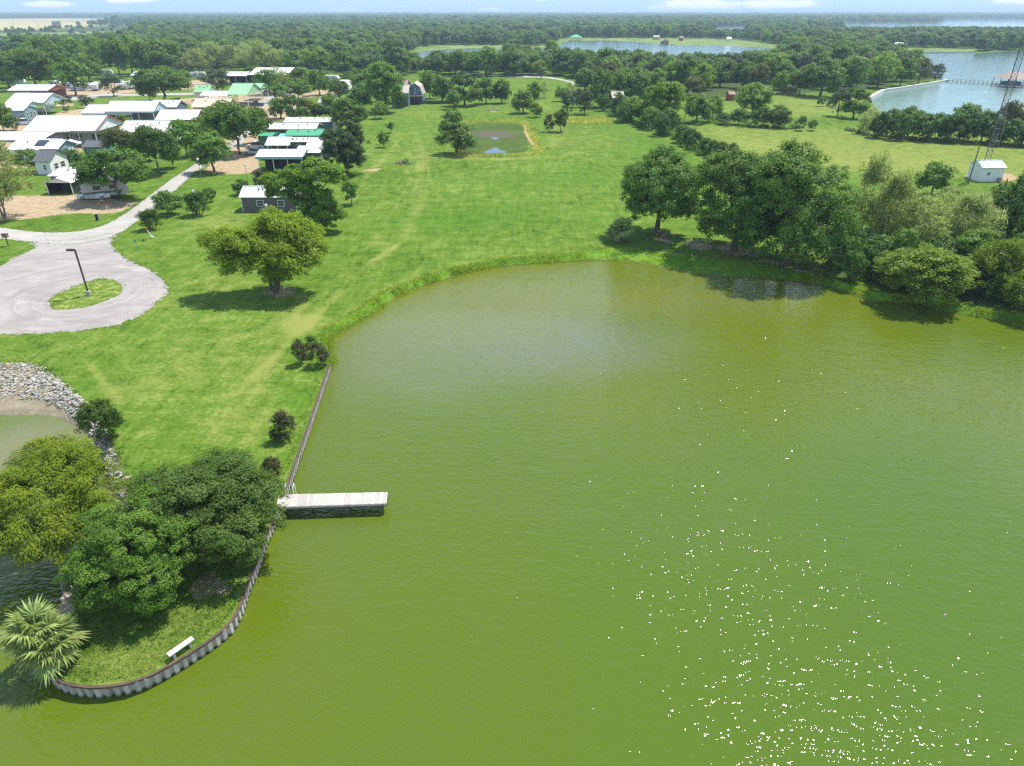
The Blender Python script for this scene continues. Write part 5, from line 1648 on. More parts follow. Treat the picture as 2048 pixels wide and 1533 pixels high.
# ------------------------------------------------------------------ fan palms
def fan_mesh(seed, mat, size):
    """stalk and a folded fan of pointed blades; grows along +x from the origin"""
    r = random.Random(seed)
    V, Fc, Tn = [], [], []
    st = size * 0.5
    n = 19
    def quad(a, b, c, d, t):
        k = len(V)
        V.extend([a, b, c, d])
        Fc.append((k, k + 1, k + 2, k + 3))
        Tn.extend([t] * 4)
    droop = lambda x: -0.16 * (x / size) ** 2 * size
    for i in range(3):
        x0, x1 = st * i / 3, st * (i + 1) / 3
        quad((x0, -.02, droop(x0)), (x1, -.02, droop(x1)), (x1, .02, droop(x1)), (x0, .02, droop(x0)), 0.3)
    for i in range(n):
        a = math.radians(-105 + 210 * i / (n - 1)) + r.uniform(-.04, .04)
        L = size * (0.60 - 0.08 * abs(a) / 1.8) * r.uniform(0.88, 1.08)
        wd = 0.11 * size * 0.62
        ca, sa = math.cos(a), math.sin(a)
        b0 = Vector((st, 0, droop(st)))
        m1 = b0 + Vector((ca * L * .58, sa * L * .58, -0.07 * L - 0.02))
        tip = b0 + Vector((ca * L, sa * L, -L * r.uniform(.22, .5)))
        nrm = Vector((-sa, ca, 0)) * wd * 0.5
        t = r.uniform(0.1, 0.9)
        up = Vector((0, 0, wd * 0.35 * (1 if i % 2 else -1)))
        quad(tuple(b0), tuple(m1 - nrm + up), tuple(m1 + nrm - up), tuple(b0), t)
        V[-1] = tuple(b0 + nrm * 0.15)
        quad(tuple(m1 - nrm + up), tuple(tip), tuple(tip + nrm * 0.05), tuple(m1 + nrm - up), t)
    return np_mesh('frond', V, Fc, mat, Tn)


FANS = [fan_mesh(k, LEAF['frond'], 1.0) for k in range(5)]
DRYF = [fan_mesh(20 + k, LEAF['frond_dry'], 1.0) for k in range(3)]


def palm(bx, by, h, size, label, seed, heads=((0, 0, 1.0),), nf=28):
    r = random.Random(seed)
    b = P(bx, by)
    root = empty('fan_palm', b, label, 'palm')
    for hx, hy, hk in heads:
        top = Vector((hx, hy, h * hk))
        m = MB()
        pts_ = [Vector((hx * t * t * .8, hy * t * t * .8, h * hk * t)) for t in (0, .33, .66, 1.0)]
        for i in range(3):
            m.bar(pts_[i] - Vector((0, 0, .05)), pts_[i + 1], 0.17 - 0.02 * i, 9, 0.15 - 0.02 * i)
            for k in range(8):
                a = r.uniform(0, 6.28)
                z = pts_[i].lerp(pts_[i + 1], r.random())
                m.bar(z + Vector((math.cos(a) * .13, math.sin(a) * .13, 0)), z + Vector((math.cos(a) * .3, math.sin(a) * .3, .22)), 0.035, 4, 0.012)
        m.build('trunk', M['bark'], root)
        for i in range(nf):
            dead = i >= nf * 0.84
            o = bpy.data.objects.new('frond', r.choice(DRYF if dead else FANS))
            link(o, root)
            o.location = top + Vector((0, 0, -0.1 if dead else r.uniform(-.1, .15)))
            s = size * r.uniform(0.8, 1.1) * (0.85 if dead else 1)
            o.scale = (s, s, s)
            e = math.radians(r.uniform(-75, -35)) if dead else math.asin(min(0.98, max(-0.45, 1.35 * (i + 0.5) / (nf * 0.84) - 0.38)))
            o.rotation_euler = (r.uniform(-.25, .25), -e, i * 2.39996 + r.uniform(-.2, .2))
            if dead:
                o['label'] = 'dry straw coloured frond'
    return root


palm(108, 1318, 1.8, 1.62, 'spiky fan palm at the tip of the headland where the bulkhead begins', 3, ((-0.6, 0.3, 1.0), (0.3, -0.1, 0.62)), 24)
palm(1243, 486, 2.3, 1.75, 'shaggy fan palm beside the dark oaks at the cove shore', 5, ((0, 0, 1.0), (-.7, .5, .7)), 24)


# ------------------------------------------------------------------ buildings
def window(parent, x0, x1, z0, z1, y, frame='white', t=0.05, side='y', sash=True):
    """window with frame and a pane of its own, on the wall plane y (facing -y) or x (facing +x)"""
    f, g = MB(), MB()
    fr = 0.09
    def bx(mb, a0, a1, c0, c1, d0, d1):
        if side == 'y':
            mb.box(a0, a1, y - d1, y - d0, c0, c1)
        else:
            mb.box(y + d0, y + d1, a0, a1, c0, c1)
    bx(f, x0, x1, z0, z0 + fr, 0.0, t)
    bx(f, x0, x1, z1 - fr, z1, 0.0, t)
    bx(f, x0, x0 + fr, z0 + fr, z1 - fr, 0.0, t)
    bx(f, x1 - fr, x1, z0 + fr, z1 - fr, 0.0, t)
    if sash:
        bx(f, x0 + fr, x1 - fr, (z0 + z1) / 2 - 0.03, (z0 + z1) / 2 + 0.03, 0.0, t)
    w_ = f.build('window', M[frame], parent)
    bx(g, x0 + fr, x1 - fr, z0 + fr, z1 - fr, 0.002, 0.02)
    g.build('pane', M['pane'], w_)
    return w_


def roof_place(exl, exr, ey, he, depth, ry):
    a, b = P(exl, ey, he), P(exr, ey, he)
    y0 = (a.y + b.y) / 2
    if ry is None:
        hr = he + 0.3
    else:
        hr = height_at(y0 + depth / 2, ry)
    return Vector((a.x, y0, 0)), b.x - a.x, min(max(hr, he + 0.25), he + 0.36 * depth)


def seam_roof(m, W_, D, he, hr, ov=0.35, th=0.07):
    """two slopes with raised ribs; ridge along x"""
    for s in (0, 1):
        y0, y1 = (-ov, D / 2) if s == 0 else (D + ov, D / 2)
        k = (hr - he) / (D / 2)
        z0 = he - k * ov
        m.prism([(y0, z0), (y1, hr), (y1, hr + th), (y0, z0 + th)], 'x', -ov, W_ + ov)
        n = int((W_ + 2 * ov) / 0.9)
        for i in range(n + 1):
            x = -ov + (W_ + 2 * ov) * i / n
            xa, xb = max(-ov, x - .03), min(W_ + ov, x + .03)
            if xb - xa > .01:
                m.prism([(y0, z0 + th), (y1, hr + th), (y1, hr + th + .035), (y0, z0 + th + .035)], 'x', xa + .004, xb - .004)
    m.box(-ov, W_ + ov, D / 2 - .16, D / 2 + .16, hr + th * .8, hr + th + .06)
    return m


def gable(name, label, cat, exl, exr, ey, he, depth, ry, roof='white_roof', wall=None, fascia=None, gab=None, open_=True, group=None, yaw=0.0, wins=(), rwins=(), door=None, posts=None, ov=0.35, skirt=None, trim=None):
    o0, W_, hr = roof_place(exl, exr, ey, he, depth, ry)
    root = empty(name, o0, label, cat, group, yaw)
    D = depth
    seam_roof(MB(), W_, D, he, hr, ov).build('roof', M[roof], root)
    if fascia:
        MB().box(-ov, W_ + ov, -ov - .05, -ov - .004, he - 0.55, he - (hr - he) / (D / 2) * ov + .02).build('fascia', M[fascia], root)
    gm = M[gab or fascia or wall or 'white']
    for x0, x1 in ((0.02, 0.10), (W_ - .10, W_ - .02)):
        MB().prism([(0.02, he - .02 - (.35 if open_ else 0)), (D - .02, he - .02 - (.35 if open_ else 0)), (D - .02, he - .02), (D / 2, hr - .03), (.02, he - .02)], 'x', x0, x1).build('gable_panel', gm, root)
    if trim:
        for x in (W_ + ov + .004,):
            m = MB()
            for s in (0, 1):
                y0 = -ov if s == 0 else D + ov
                z0 = he - (hr - he) / (D / 2) * ov
                m.prism([(y0, z0 - .1), (D / 2, hr - .1), (D / 2, hr + .14), (y0, z0 + .14)], 'x', x, x + .06)
            m.build('verge_trim', M[trim], root)
    if open_:
        n = posts or max(3, int(W_ / 4) + 1)
        for y in (.15, D - .15):
            for i in range(n):
                x = .15 + (W_ - .3) * i / (n - 1)
                MB().box(x - .07, x + .07, y - .07, y + .07, 0, he - .03).build('post', M['white'], root)
        if skirt:
            MB().box(.1, W_ - .1, D - .12, D - .06, 0, he - .3).build('back_wall', M[skirt], root)
    if not open_ and W_ > 5:
        k = (hr - he) / (D / 2)
        for u, y in ((.3, .32), (.62, .28), (.8, .36)):
            x, yy = W_ * u, D * y
            MB().box(x - .16, x + .16, yy - .16, yy + .16, he + k * (yy - .3), he + k * yy + .42).build('roof_vent', M['grey_trim'], root)
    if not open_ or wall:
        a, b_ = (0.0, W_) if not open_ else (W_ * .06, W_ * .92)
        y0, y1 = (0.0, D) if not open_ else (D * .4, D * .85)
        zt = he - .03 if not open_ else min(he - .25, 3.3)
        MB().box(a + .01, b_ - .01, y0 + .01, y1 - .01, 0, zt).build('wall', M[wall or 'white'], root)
        for (u0, u1, z0, z1) in wins:
            window(root, a + (b_ - a) * u0, a + (b_ - a) * u1, z0, z1, y0 + .01)
        for (u0, u1, z0, z1) in rwins:
            window(root, y0 + (y1 - y0) * u0, y0 + (y1 - y0) * u1, z0, z1, b_ - .01, side='x')
        if door:
            u, dm = door
            d_ = MB().box(a + (b_ - a) * u, a + (b_ - a) * u + .95, y0 - .04, y0 + .009, 0.1, 2.15).build('door', M[dm], root)
            MB().box(a + (b_ - a) * u + .82, a + (b_ - a) * u + .87, y0 - .09, y0 - .04, 1.05, 1.15).build('handle', M['steel'], d_)
    return root, W_, hr


G = gable
WN2 = ((.12, .22, 1.1, 2.1), (.55, .68, 1.1, 2.1))
G('carport', 'white roofed open carport with red trim at the back of the park', 'carport', 17, 95, 181, 4.0, 12, 170, fascia='red_trim', gab='red_trim', skirt='red_trim', trim='red_trim')
G('carport', 'large white roof with pale blue gables beside the red trimmed carport', 'carport', 14, 86, 205, 4.2, 12, 187, fascia='blue_trim', gab='blue_trim')
G('carport', 'lower white roofed wing in front of the big pale blue gable', 'carport', 4, 48, 215, 3.6, 9, 203, fascia='blue_trim', gab='blue_trim')
r_, W_, hr = G('tiny_house', 'tiny blue grey house with white trimmed windows beside the white pickup', 'house', 22, 46, 221, 3.4, 6.5, 211, wall='bluegrey_wall', roof='white_roof', open_=False, gab='bluegrey_wall',
               wins=((.08, .26, 0.3, 2.2), (.36, .5, 0.3, 2.2), (.6, .88, 1.2, 2.2)), rwins=((.16, .3, .9, 2.5), (.42, .58, .9, 2.8), (.7, .84, .9, 2.5)), ov=.25)
G('carport', 'longest white roof with red edged gable in the middle of the park', 'carport', 50, 189, 261, 4.0, 14, 232, fascia='grey_trim', gab='white', wall='rv', trim='red_trim', wins=((.36, .46, 1.2, 2.1), (.52, .64, 1.4, 2.3), (.80, .86, .4, 2.4)), door=(.9, 'dark'))
G('carport', 'white roof with dark gable at the picture edge below the longest roof', 'carport', -40, 81, 280, 3.6, 12, 265, fascia='grey_trim', gab='grey_wall')
r_, W_, hr = G('mobile_home', 'white roofed home with dark solar panel on its roof', 'house', 18, 100, 299, 3.2, 9, 279, wall='white', open_=False, wins=WN2, gab='white')
m = MB()
m.prism([(1.2, 3.35 + .42), (3.4, 3.35 + (hr - 3.2) * 3.4 / 4.5 + .18), (3.4, 3.35 + (hr - 3.2) * 3.4 / 4.5 + .24), (1.2, 3.35 + .48)], 'x', W_ * .55, W_ * .8)
m.build('solar_panel', M['pane'], r_)
G('porch', 'white gabled porch with thin posts beside the dark shingle roof', 'porch', 98, 112, 300, 3.3, 8, 281, gab='bluegrey_wall', posts=3)
G('cottage', 'white cottage under a dark grey shingle roof', 'house', 68, 97, 322, 2.8, 6.5, 300, roof='shingle', wall='white', open_=False, gab='white', wins=((.5, .72, .9, 2.0),), rwins=((.2, .42, .8, 2.0), (.55, .8, .8, 2.0)))
G('shed', 'dark green shed with grey shingle roof and white window', 'shed', 166, 202, 294, 2.7, 5.5, 281, roof='shingle', wall='jade_wall', open_=False, gab='jade_wall', wins=((.18, .36, .7, 2.1), (.40, .58, .7, 2.1)), door=(.72, 'white'))
G('mobile_home', 'white roofed trailer home directly behind the open black carport', 'house', 100, 176, 352, 2.5, 8, 338, wall='grey_wall', open_=False, gab='white', wins=WN2)
# gable-end carport facing us
o0 = P(98, 389)
root = empty('carport', o0, 'white gabled carport facing the sandy yard, black inside', 'carport')
Wd = P(148, 389).x - o0.x
m = MB()
for s in (0, 1):
    x0 = -.3 if s == 0 else Wd + .3
    m.prism([(x0, 2.1), (Wd / 2, 3.0), (Wd / 2, 3.08), (x0, 2.18)], 'y', -.3, 4.7)
m.build('roof', M['white_roof'], root)
for x0, x1 in ((.02, .1), (Wd - .1, Wd - .02)):
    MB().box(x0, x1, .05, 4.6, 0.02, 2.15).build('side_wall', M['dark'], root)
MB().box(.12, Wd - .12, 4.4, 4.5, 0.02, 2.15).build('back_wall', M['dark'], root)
MB().prism([(.1, 2.1), (Wd - .1, 2.1), (Wd / 2, 2.95)], 'y', .0, .06).build('gable_panel', M['white'], root)
for x in (.06, Wd - .06):
    MB().box(x - .06, x + .06, -.1, 0.02, 0, 2.15).build('post', M['white'], root)
# second row
G('mobile_home', 'long white roof with pale blue fascia and timber deck in its shade', 'house', 165, 262, 226, 3.4, 10, 210, fascia='blue_trim', gab='blue_trim', wall='slate_wall', wins=WN2)
G('carport', 'pale blue gabled roof joined to the end of the long blue trimmed home', 'carport', 212, 306, 222, 4.0, 9, 203, fascia='blue_trim', gab='blue_trim', wall='slate_wall')
G('mobile_home', 'plain white roof between the blue trimmed home and the tan roofed house', 'house', 313, 390, 239, 3.2, 9, 220, wall='fence_wood', open_=True)
G('mobile_home', 'white roof in two steps behind the yellowish tree', 'house', 241, 328, 263, 3.2, 9, 242, wall='white', open_=False, wins=WN2)
G('shed', 'low white lean roof with timber fence beyond the blue gables', 'shed', 300, 352, 214, 3.0, 8, 201, wall='slate_wall', open_=False, gab='slate_wall')
G('mobile_home', 'tan metal roofed house wing facing the round trees', 'house', 385, 455, 214, 3.3, 9, 197, roof='tan_roof', wall='tan_wall', open_=False, gab='tan_wall', wins=((.2, .3, 1, 2), (.4, .5, 1, 2)))
# tan porch gable facing us
o0 = P(394, 224)
root = empty('porch', o0, 'tan gabled porch with dark screened front', 'porch')
Wd = P(415, 224).x - o0.x
m = MB()
for s in (0, 1):
    x0 = -.4 if s == 0 else Wd + .4
    m.prism([(x0, 2.7), (Wd / 2, 4.0), (Wd / 2, 4.09), (x0, 2.79)], 'y', -.4, 6)
m.build('roof', M['tan_roof'], root)
MB().prism([(.1, 2.65), (Wd - .1, 2.65), (Wd / 2, 3.9)], 'y', .0, .06).build('gable_panel', M['tan_wall'], root)
MB().box(.1, Wd - .1, .1, 5.5, 0, 2.64).build('screen', M['dark'], root)
for i in range(4):
    x = .1 + (Wd - .2) * i / 3
    MB().box(x - .05, x + .05, -.02, .095, 0, 2.6).build('post', M['white'], root)
MB().box(.1, Wd - .1, -.06, .09, .0, .7).build('rail', M['white'], root)
G('carport', 'white roof between the two green roofs', 'carport', 402, 456, 191, 3.4, 9, 183, gab='white')
G('pavilion', 'large pale green metal roof standing on posts beside the car park', 'pavilion', 455, 494, 189, 4.2, 16, 167, roof='green_roof', gab='green_roof', posts=3)
G('pavilion', 'narrow pale green roof wing reaching over the drive', 'pavilion', 496, 520, 177, 4.4, 9, 167, roof='green_roof', gab='green_roof', posts=3)
G('shed', 'little pale green gable roof beside the grey green tree', 'shed', 388, 416, 184, 3.2, 8, 170, roof='green_roof', wall='white', open_=False, gab='green_roof')
G('barn', 'wide pale barn roof showing between trees at the back of the park', 'barn', 498, 574, 150, 5, 24, 136, roof='white_roof', wall='dark', open_=False, gab='dark')
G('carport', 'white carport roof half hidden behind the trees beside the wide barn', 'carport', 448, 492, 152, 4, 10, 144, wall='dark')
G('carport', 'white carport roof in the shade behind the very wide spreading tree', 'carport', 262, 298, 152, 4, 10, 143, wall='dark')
G('shed', 'small white shed alone between trees by the lane', 'shed', 678, 697, 170, 3.4, 6, 160, wall='white', open_=False, gab='white')
G('mobile_home', 'white trailer with grey roof edge at the upper end of the trailer row', 'house', 638, 670, 205, 3.2, 7, 197, wall='white', open_=False, gab='white', roof='white_roof')
# trailer row by the lawn
G('park_trailer', 'uppermost white roofed trailer in the row by the lawn', 'trailer', 570, 662, 244, 3.2, 6, 236, wall='slate_wall', open_=False, gab='slate_wall', wins=WN2)
G('park_trailer', 'grey brown trailer with white roof, second in the row by the lawn', 'trailer', 535, 630, 258, 3.2, 7, 247, wall='grey_wall', open_=False, gab='grey_wall', wins=((.08, .2, .9, 2.1),), door=(.24, 'white'))
G('park_trailer', 'jade green roofed trailer in the row by the lawn', 'trailer', 572, 640, 271, 3.2, 7, 259, roof='jade_roof', wall='jade_wall', open_=False, gab='jade_wall', wins=WN2)
G('shed', 'small jade green shed with pale walls at the end of the green trailer', 'shed', 518, 543, 272, 3.2, 5, 266, roof='jade_roof', wall='jade_wall', open_=False, gab='jade_wall')
G('carport', 'white porch roof sheltering a dark trailer below the turquoise tarp', 'carport', 533, 575, 290, 3.2, 6, 275, wall='grey_wall', gab='white')
G('park_trailer', 'tall grey trailer with small square windows under the jade roof', 'trailer', 577, 620, 284, 3.4, 6, 279, roof='white_roof', wall='grey_wall', open_=False, gab='grey_wall', wins=((.35, .56, 2.0, 2.9), (.36, .45, .5, 1.4)))
G('shed', 'white flat roof against the round grey green tree, upper of two', 'shed', 616, 640, 290, 3.4, 6, 276, wall='grey_wall', open_=False, gab='grey_wall')
G('shed', 'white roof with a dark vent pipe against the round grey green tree', 'shed', 594, 640, 305, 3.4, 6, 293, wall='grey_wall', open_=False, gab='grey_wall')
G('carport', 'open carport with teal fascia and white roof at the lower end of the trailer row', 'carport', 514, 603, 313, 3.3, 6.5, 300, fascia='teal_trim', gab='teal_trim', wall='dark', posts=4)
# turquoise tarp
a = P(554, 274, 2.4)
root = empty('tarp_awning', (a.x, a.y, 0), 'small turquoise tarp awning between green roof and grey trailer', 'awning')
MB().prism([(0, 2.2), (3.0, 2.7), (3.0, 2.74), (0, 2.24)], 'x', 0, P(570, 274, 2.4).x - a.x).build('tarp', M['tarp'], root)
for x in (.1, 1.9):
    MB().box(x - .03, x + .03, .05, .11, 0, 2.2).build('post', M['steel'], root)
# lattice of the pop-up canopy
a = P(128, 312)
root = empty('pop_up_canopy', a, 'white pop up canopy on thin legs above garden clutter', 'canopy')
Wc = 3.2
m = MB()
m.add([(0, 0, 2.6), (Wc, 0, 2.6), (Wc, Wc, 2.6), (0, Wc, 2.6), (Wc / 2, Wc / 2, 3.5), (0, 0, 2.35), (Wc, 0, 2.35), (Wc, Wc, 2.35), (0, Wc, 2.35)],
      [(0, 1, 4), (1, 2, 4), (2, 3, 4), (3, 0, 4), (0, 5, 6, 1), (1, 6, 7, 2), (2, 7, 8, 3), (3, 8, 5, 0)])
m.build('cloth_top', M['white_roof'], root)
for x in (.06, Wc - .06):
    for y in (.06, Wc - .06):
        MB().box(x - .03, x + .03, y - .03, y + .03, 0, 2.5).build('leg', M['steel'], root)
# grey brown shed in front
r_, W_, hr = G('garden_shed', 'grey brown timber shed with white roof and two white framed windows below the tall tree', 'shed', 480.5, 590, 394, 2.55, 5.0, 374, roof='white_roof', wall='grey_wall', open_=False, gab='grey_wall',
               wins=((.275, .41, .95, 2.0), (.66, .79, .95, 2.0)), ov=.22)
for x in (0.05, W_ - .05):
    MB().box(x - .06, x + .06, -.02, .009, 0, 2.45).build('corner_board', M['white'], r_)
nb = int(W_ / .42)
for i in range(1, nb):
    x = W_ * i / nb
    if not any(W_ * a - .03 < x < W_ * b + .03 for a, b in ((.275, .41), (.66, .79))):
        MB().box(x - .02, x + .02, -.012, .009, 0.02, 2.5).build('batten', M['grey_wall'], r_)
# white hut under the mast
r_, W_, hr = G('equipment_hut', 'small white hut with lean white roof at the foot of the lattice mast', 'hut', 1966, 2012, 335, 2.8, 4.2, 322, roof='white_roof', wall='white', open_=False, gab='white', wins=((.25, .42, 1.2, 1.9),), ov=.2)
MB().box(W_ * .78, W_ * .95, -.5, 0.0, .1, .8).build('air_unit', M['steel'], r_)
# grey roof and red shed among the hedgerow trees
G('house', 'grey roofed house almost hidden in the hedgerow', 'house', 1226, 1248, 196, 3.6, 10, 183, roof='pale_roof', wall='grey_wall', open_=False, gab='grey_wall')
G('shed', 'red shed half hidden behind the round bright tree', 'shed', 1460, 1470, 189, 2.3, 5, 183, roof='brown_roof', wall='red_wood', open_=False, gab='red_wood')
# blue gambrel house
a = P(817, 208)
root = empty('gambrel_house', a, 'blue barn shaped house with raised wooden deck at the head of the lawn', 'house')
Wd = P(845, 208).x - a.x
D = 9
z1, z2, z3 = 3.1, 5.6, 6.9
prof = [(0, 0), (Wd, 0), (Wd, z1), (Wd * .86, z2), (Wd / 2, z3), (Wd * .14, z2), (0, z1)]
MB().prism(prof, 'y', 0, D).build('wall', M['blue_wall'], root)
m = MB()
ol = [(-.25, z1 - .15), (Wd * .12, z2 + .12), (Wd / 2, z3 + .15), (Wd * .88, z2 + .12), (Wd + .25, z1 - .15)]
il = [(x, z + .12) for x, z in ol]
for i in range(4):
    m.prism([ol[i], ol[i + 1], il[i + 1], il[i]], 'y', -.4, D + .3)
m.build('roof', M['pale_roof'], root)
dr = MB().box(Wd * .46, Wd * .58, -.06, -.004, 3.2, 5.2).build('door', M['white'], root)
MB().box(Wd * .485, Wd * .555, -.075, -.062, 3.9, 5.0).build('pane', M['pane'], dr)
window(root, Wd * .1, Wd * .3, 3.5, 4.6, -.003)
window(root, Wd * .7, Wd * .88, 3.5, 4.6, -.003)
dk = MB().box(-.8, Wd + .6, -3.0, -.08, 2.75, 2.95).build('deck', M['fence_wood'], root)
m = MB()
m.box(-.8, Wd + .6, -3.0, -2.92, 3.85, 3.95)
for i in range(14):
    x = -.75 + (Wd + 1.25) * i / 13
    m.box(x - .03, x + .03, -2.99, -2.93, 2.952, 3.848)
m.build('railing', M['fence_wood'], dk)
for x in (-.6, Wd * .5, Wd + .4):
    MB().box(x - .1, x + .1, -2.9, -2.7, 0, 2.748).build('post', M['fence_wood'], root)
G('house', 'slate green house with brown roof just behind the blue gambrel one', 'house', 790, 812, 176, 5.6, 12, 160, roof='brown_roof', wall='slate_wall', open_=False, gab='slate_wall')
G('house', 'lower slate house wing with weathered roof beside the blue gambrel one', 'house', 796, 815, 186, 4.6, 10, 170, roof='pale_roof', wall='slate_wall', open_=False, gab='slate_wall')


# ------------------------------------------------------------------ fences
def fence(x0, y0, x1, y1, hgt, label, mat, n=None, name='fence', gap=.14, bw=.14):
    a, b = P(x0, y0), P(x1, y1)
    root = empty(name, a, label, 'fence', None, math.atan2(b.y - a.y, b.x - a.x))
    L = (b - a).length
    np_ = max(2, int(L / 2.4))
    for i in range(np_ + 1):
        x = L * i / np_
        MB().box(x - .06, x + .06, -.06, .06, 0, hgt + .1).build('post', M[mat], root)
    n = min(140, int(L / (bw + .02)))
    me_ = MB().box(-bw / 2, bw / 2, -.10, -.064, .05, hgt).mesh('board', M[mat])
    for i in range(n):
        o = bpy.data.objects.new('board', me_)
        link(o, root)
        o.location = (L * (i + .5) / n, 0, 0)
    return root


fence(264, 238, 313, 237, 1.3, 'timber deck fence in the shade of the blue trimmed home', 'fence_wood')
fence(322, 211, 361, 205, 1.6, 'timber fence beside the low white lean roof', 'fence_wood')
fence(1562, 188, 1594, 188, 2.2, 'dark fence panel under the trees at the back of the side lawn', 'fence_wood')
fence(820, 208, 905, 209, 1.2, 'dark low fence along the head of the lawn by the blue house', 'dark_wood')


# ------------------------------------------------------------------ vehicles
def wheel(parent, x, y, r_=.34, wd=.22, side=1):
    t = MB().bar((x, y - wd / 2, r_), (x, y + wd / 2, r_), r_, 16).build('wheel', M['tyre'], parent)
    MB().bar((x, y + side * (wd / 2 - .02), r_), (x, y + side * (wd / 2 + .012), r_), r_ * .6, 12).build('rim', M['rim'], t)


def smooth_body(sect, mat, name, parent):
    """loft of cross sections (x, [(y,z)...])"""
    n = len(sect[0][1])
    V, Fc = [], []
    for x, ring in sect:
        V += [(x, y, z) for y, z in ring]
    for i in range(len(sect) - 1):
        for k in range(n):
            Fc.append((i * n + k, i * n + (k + 1) % n, (i + 1) * n + (k + 1) % n, (i + 1) * n + k))
    Fc += [tuple(range(n))[::-1], tuple((len(sect) - 1) * n + k for k in range(n))]
    return MB().add(V, Fc).build(name, mat, parent)


def ring(w_, z0, z1, t=.86):
    return [(-w_ * .94, z0), (-w_, (z0 + z1) / 2), (-w_ * t, z1), (w_ * t, z1), (w_, (z0 + z1) / 2), (w_ * .94, z0)]


def car(px, py, rz, paint, label, kind='sedan'):
    root = empty({'sedan': 'car', 'suv': 'car', 'pickup': 'pickup_truck'}[kind], P(px, py), label, 'car' if kind != 'pickup' else 'truck', None, rz)
    hb = {'sedan': .88, 'suv': 1.05, 'pickup': 1.1}[kind]
    L = {'sedan': 2.3, 'suv': 2.35, 'pickup': 2.75}[kind]
    smooth_body([(-L, ring(.78, .35, hb - .25)), (-L + .12, ring(.88, .25, hb - .06)), (-L + .8, ring(.91, .22, hb)), (L - 1.3, ring(.91, .22, hb)), (L - .35, ring(.86, .25, hb - .14)), (L, ring(.74, .35, hb - .3))], M[paint], 'body', root)
    ht = {'sedan': 1.45, 'suv': 1.8, 'pickup': 1.85}[kind]
    x0, x1 = {'sedan': (-1.5, .95), 'suv': (-2.15, .95), 'pickup': (-.7, 1.2)}[kind]
    cab = smooth_body([(x0, ring(.80, hb - .05, hb + .03)), (x0 + (.55 if kind == 'sedan' else .2), ring(.70, hb - .05, ht - .03)), (x1 - .75, ring(.70, hb - .05, ht)), (x1, ring(.80, hb - .05, hb + .03))], M['pane'], 'windows', root)
    smooth_body([(x0 + (.5 if kind == 'sedan' else .18), ring(.715, ht - .10, ht + .03)), (x1 - .72, ring(.715, ht - .10, ht + .04))], M[paint], 'roof', root)
    if kind == 'pickup':
        MB().box(-2.6, -.85, -.72, .72, hb + .002, hb + .02).build('bed', M['dark'], root)
    for x in (-L * .62, L * .62):
        for s in (-1, 1):
            wheel(root, x, s * .80, side=s)
    for s in (-1, 1):
        MB().box(L - .06, L + .012, s * .62 - .14, s * .62 + .14, hb - .36, hb - .24).build('headlight', M['rim'], root)
    return root


car(508, 309, 3.0, 'car_silver', 'silver sedan in the sandy drive beside the teal trimmed carport')
car(512, 298, 3.05, 'car_white', 'white estate car just beyond the silver sedan', 'suv')
car(513, 213, 3.1, 'car_navy', 'dark navy pickup in the open car park by the dense bush', 'pickup')
car(50, 250, 3.3, 'car_white', 'white pickup truck next to the tiny blue grey house', 'pickup')
car(578, 192, 2.6, 'car_white', 'white car on the lane behind the trailers')
car(535, 188, 0.1, 'car_silver', 'grey car in the tree shade beside the wide lane')
car(190, 398, 0.12, 'car_white', 'white truck parked under the flat topped spreading tree', 'pickup')
car(466, 268, 2.9, 'car_silver', 'pale car glimpsed among the trees by the road')


def rv(px, py, rz, label, L=7.5, mat='rv'):
    root = empty('travel_trailer', P(px, py), label, 'trailer', 'travel trailers under the trees', rz)
    hl, hw = L / 2, 1.22
    smooth_body([(-hl, [(-hw, .65), (-hw, 3.1), (hw, 3.1), (hw, .65)]), (hl - 1.0, [(-hw, .55), (-hw, 3.2), (hw, 3.2), (hw, .55)]), (hl - .2, [(-hw, .75), (-hw, 2.4), (hw, 2.4), (hw, .75)]), (hl, [(-hw, 1.0), (-hw, 1.7), (hw, 1.7), (hw, 1.0)])], M[mat], 'body', root)
    for s in (-1, 1):
        MB().box(-hl + .1, hl - 1.1, s * (hw + .004), s * (hw + .016), 1.0, 1.4).build('stripe', M['rv_stripe'], root)
        MB().box(-hl * .5, -hl * .5 + 1.2, s * (hw + .004), s * (hw + .02), 1.7, 2.4).build('window', M['pane'], root)
        MB().box(hl * .2, hl * .2 + .9, s * (hw + .004), s * (hw + .02), 1.7, 2.4).build('window', M['pane'], root)
        for x in (-.5, .35):
            wheel(root, x, s * 1.05, side=s)
    MB().box(-hl * .3, -hl * .3 + .9, -.4, .4, 3.16, 3.45).build('air_conditioner', M['white'], root)
    MB().beam((hl - .2, -.5, .6), (hl + 1.2, 0, .6), .1, .1).beam((hl - .2, .5, .6), (hl + 1.2, 0, .6), .1, .1).build('hitch', M['steel'], root)
    return root


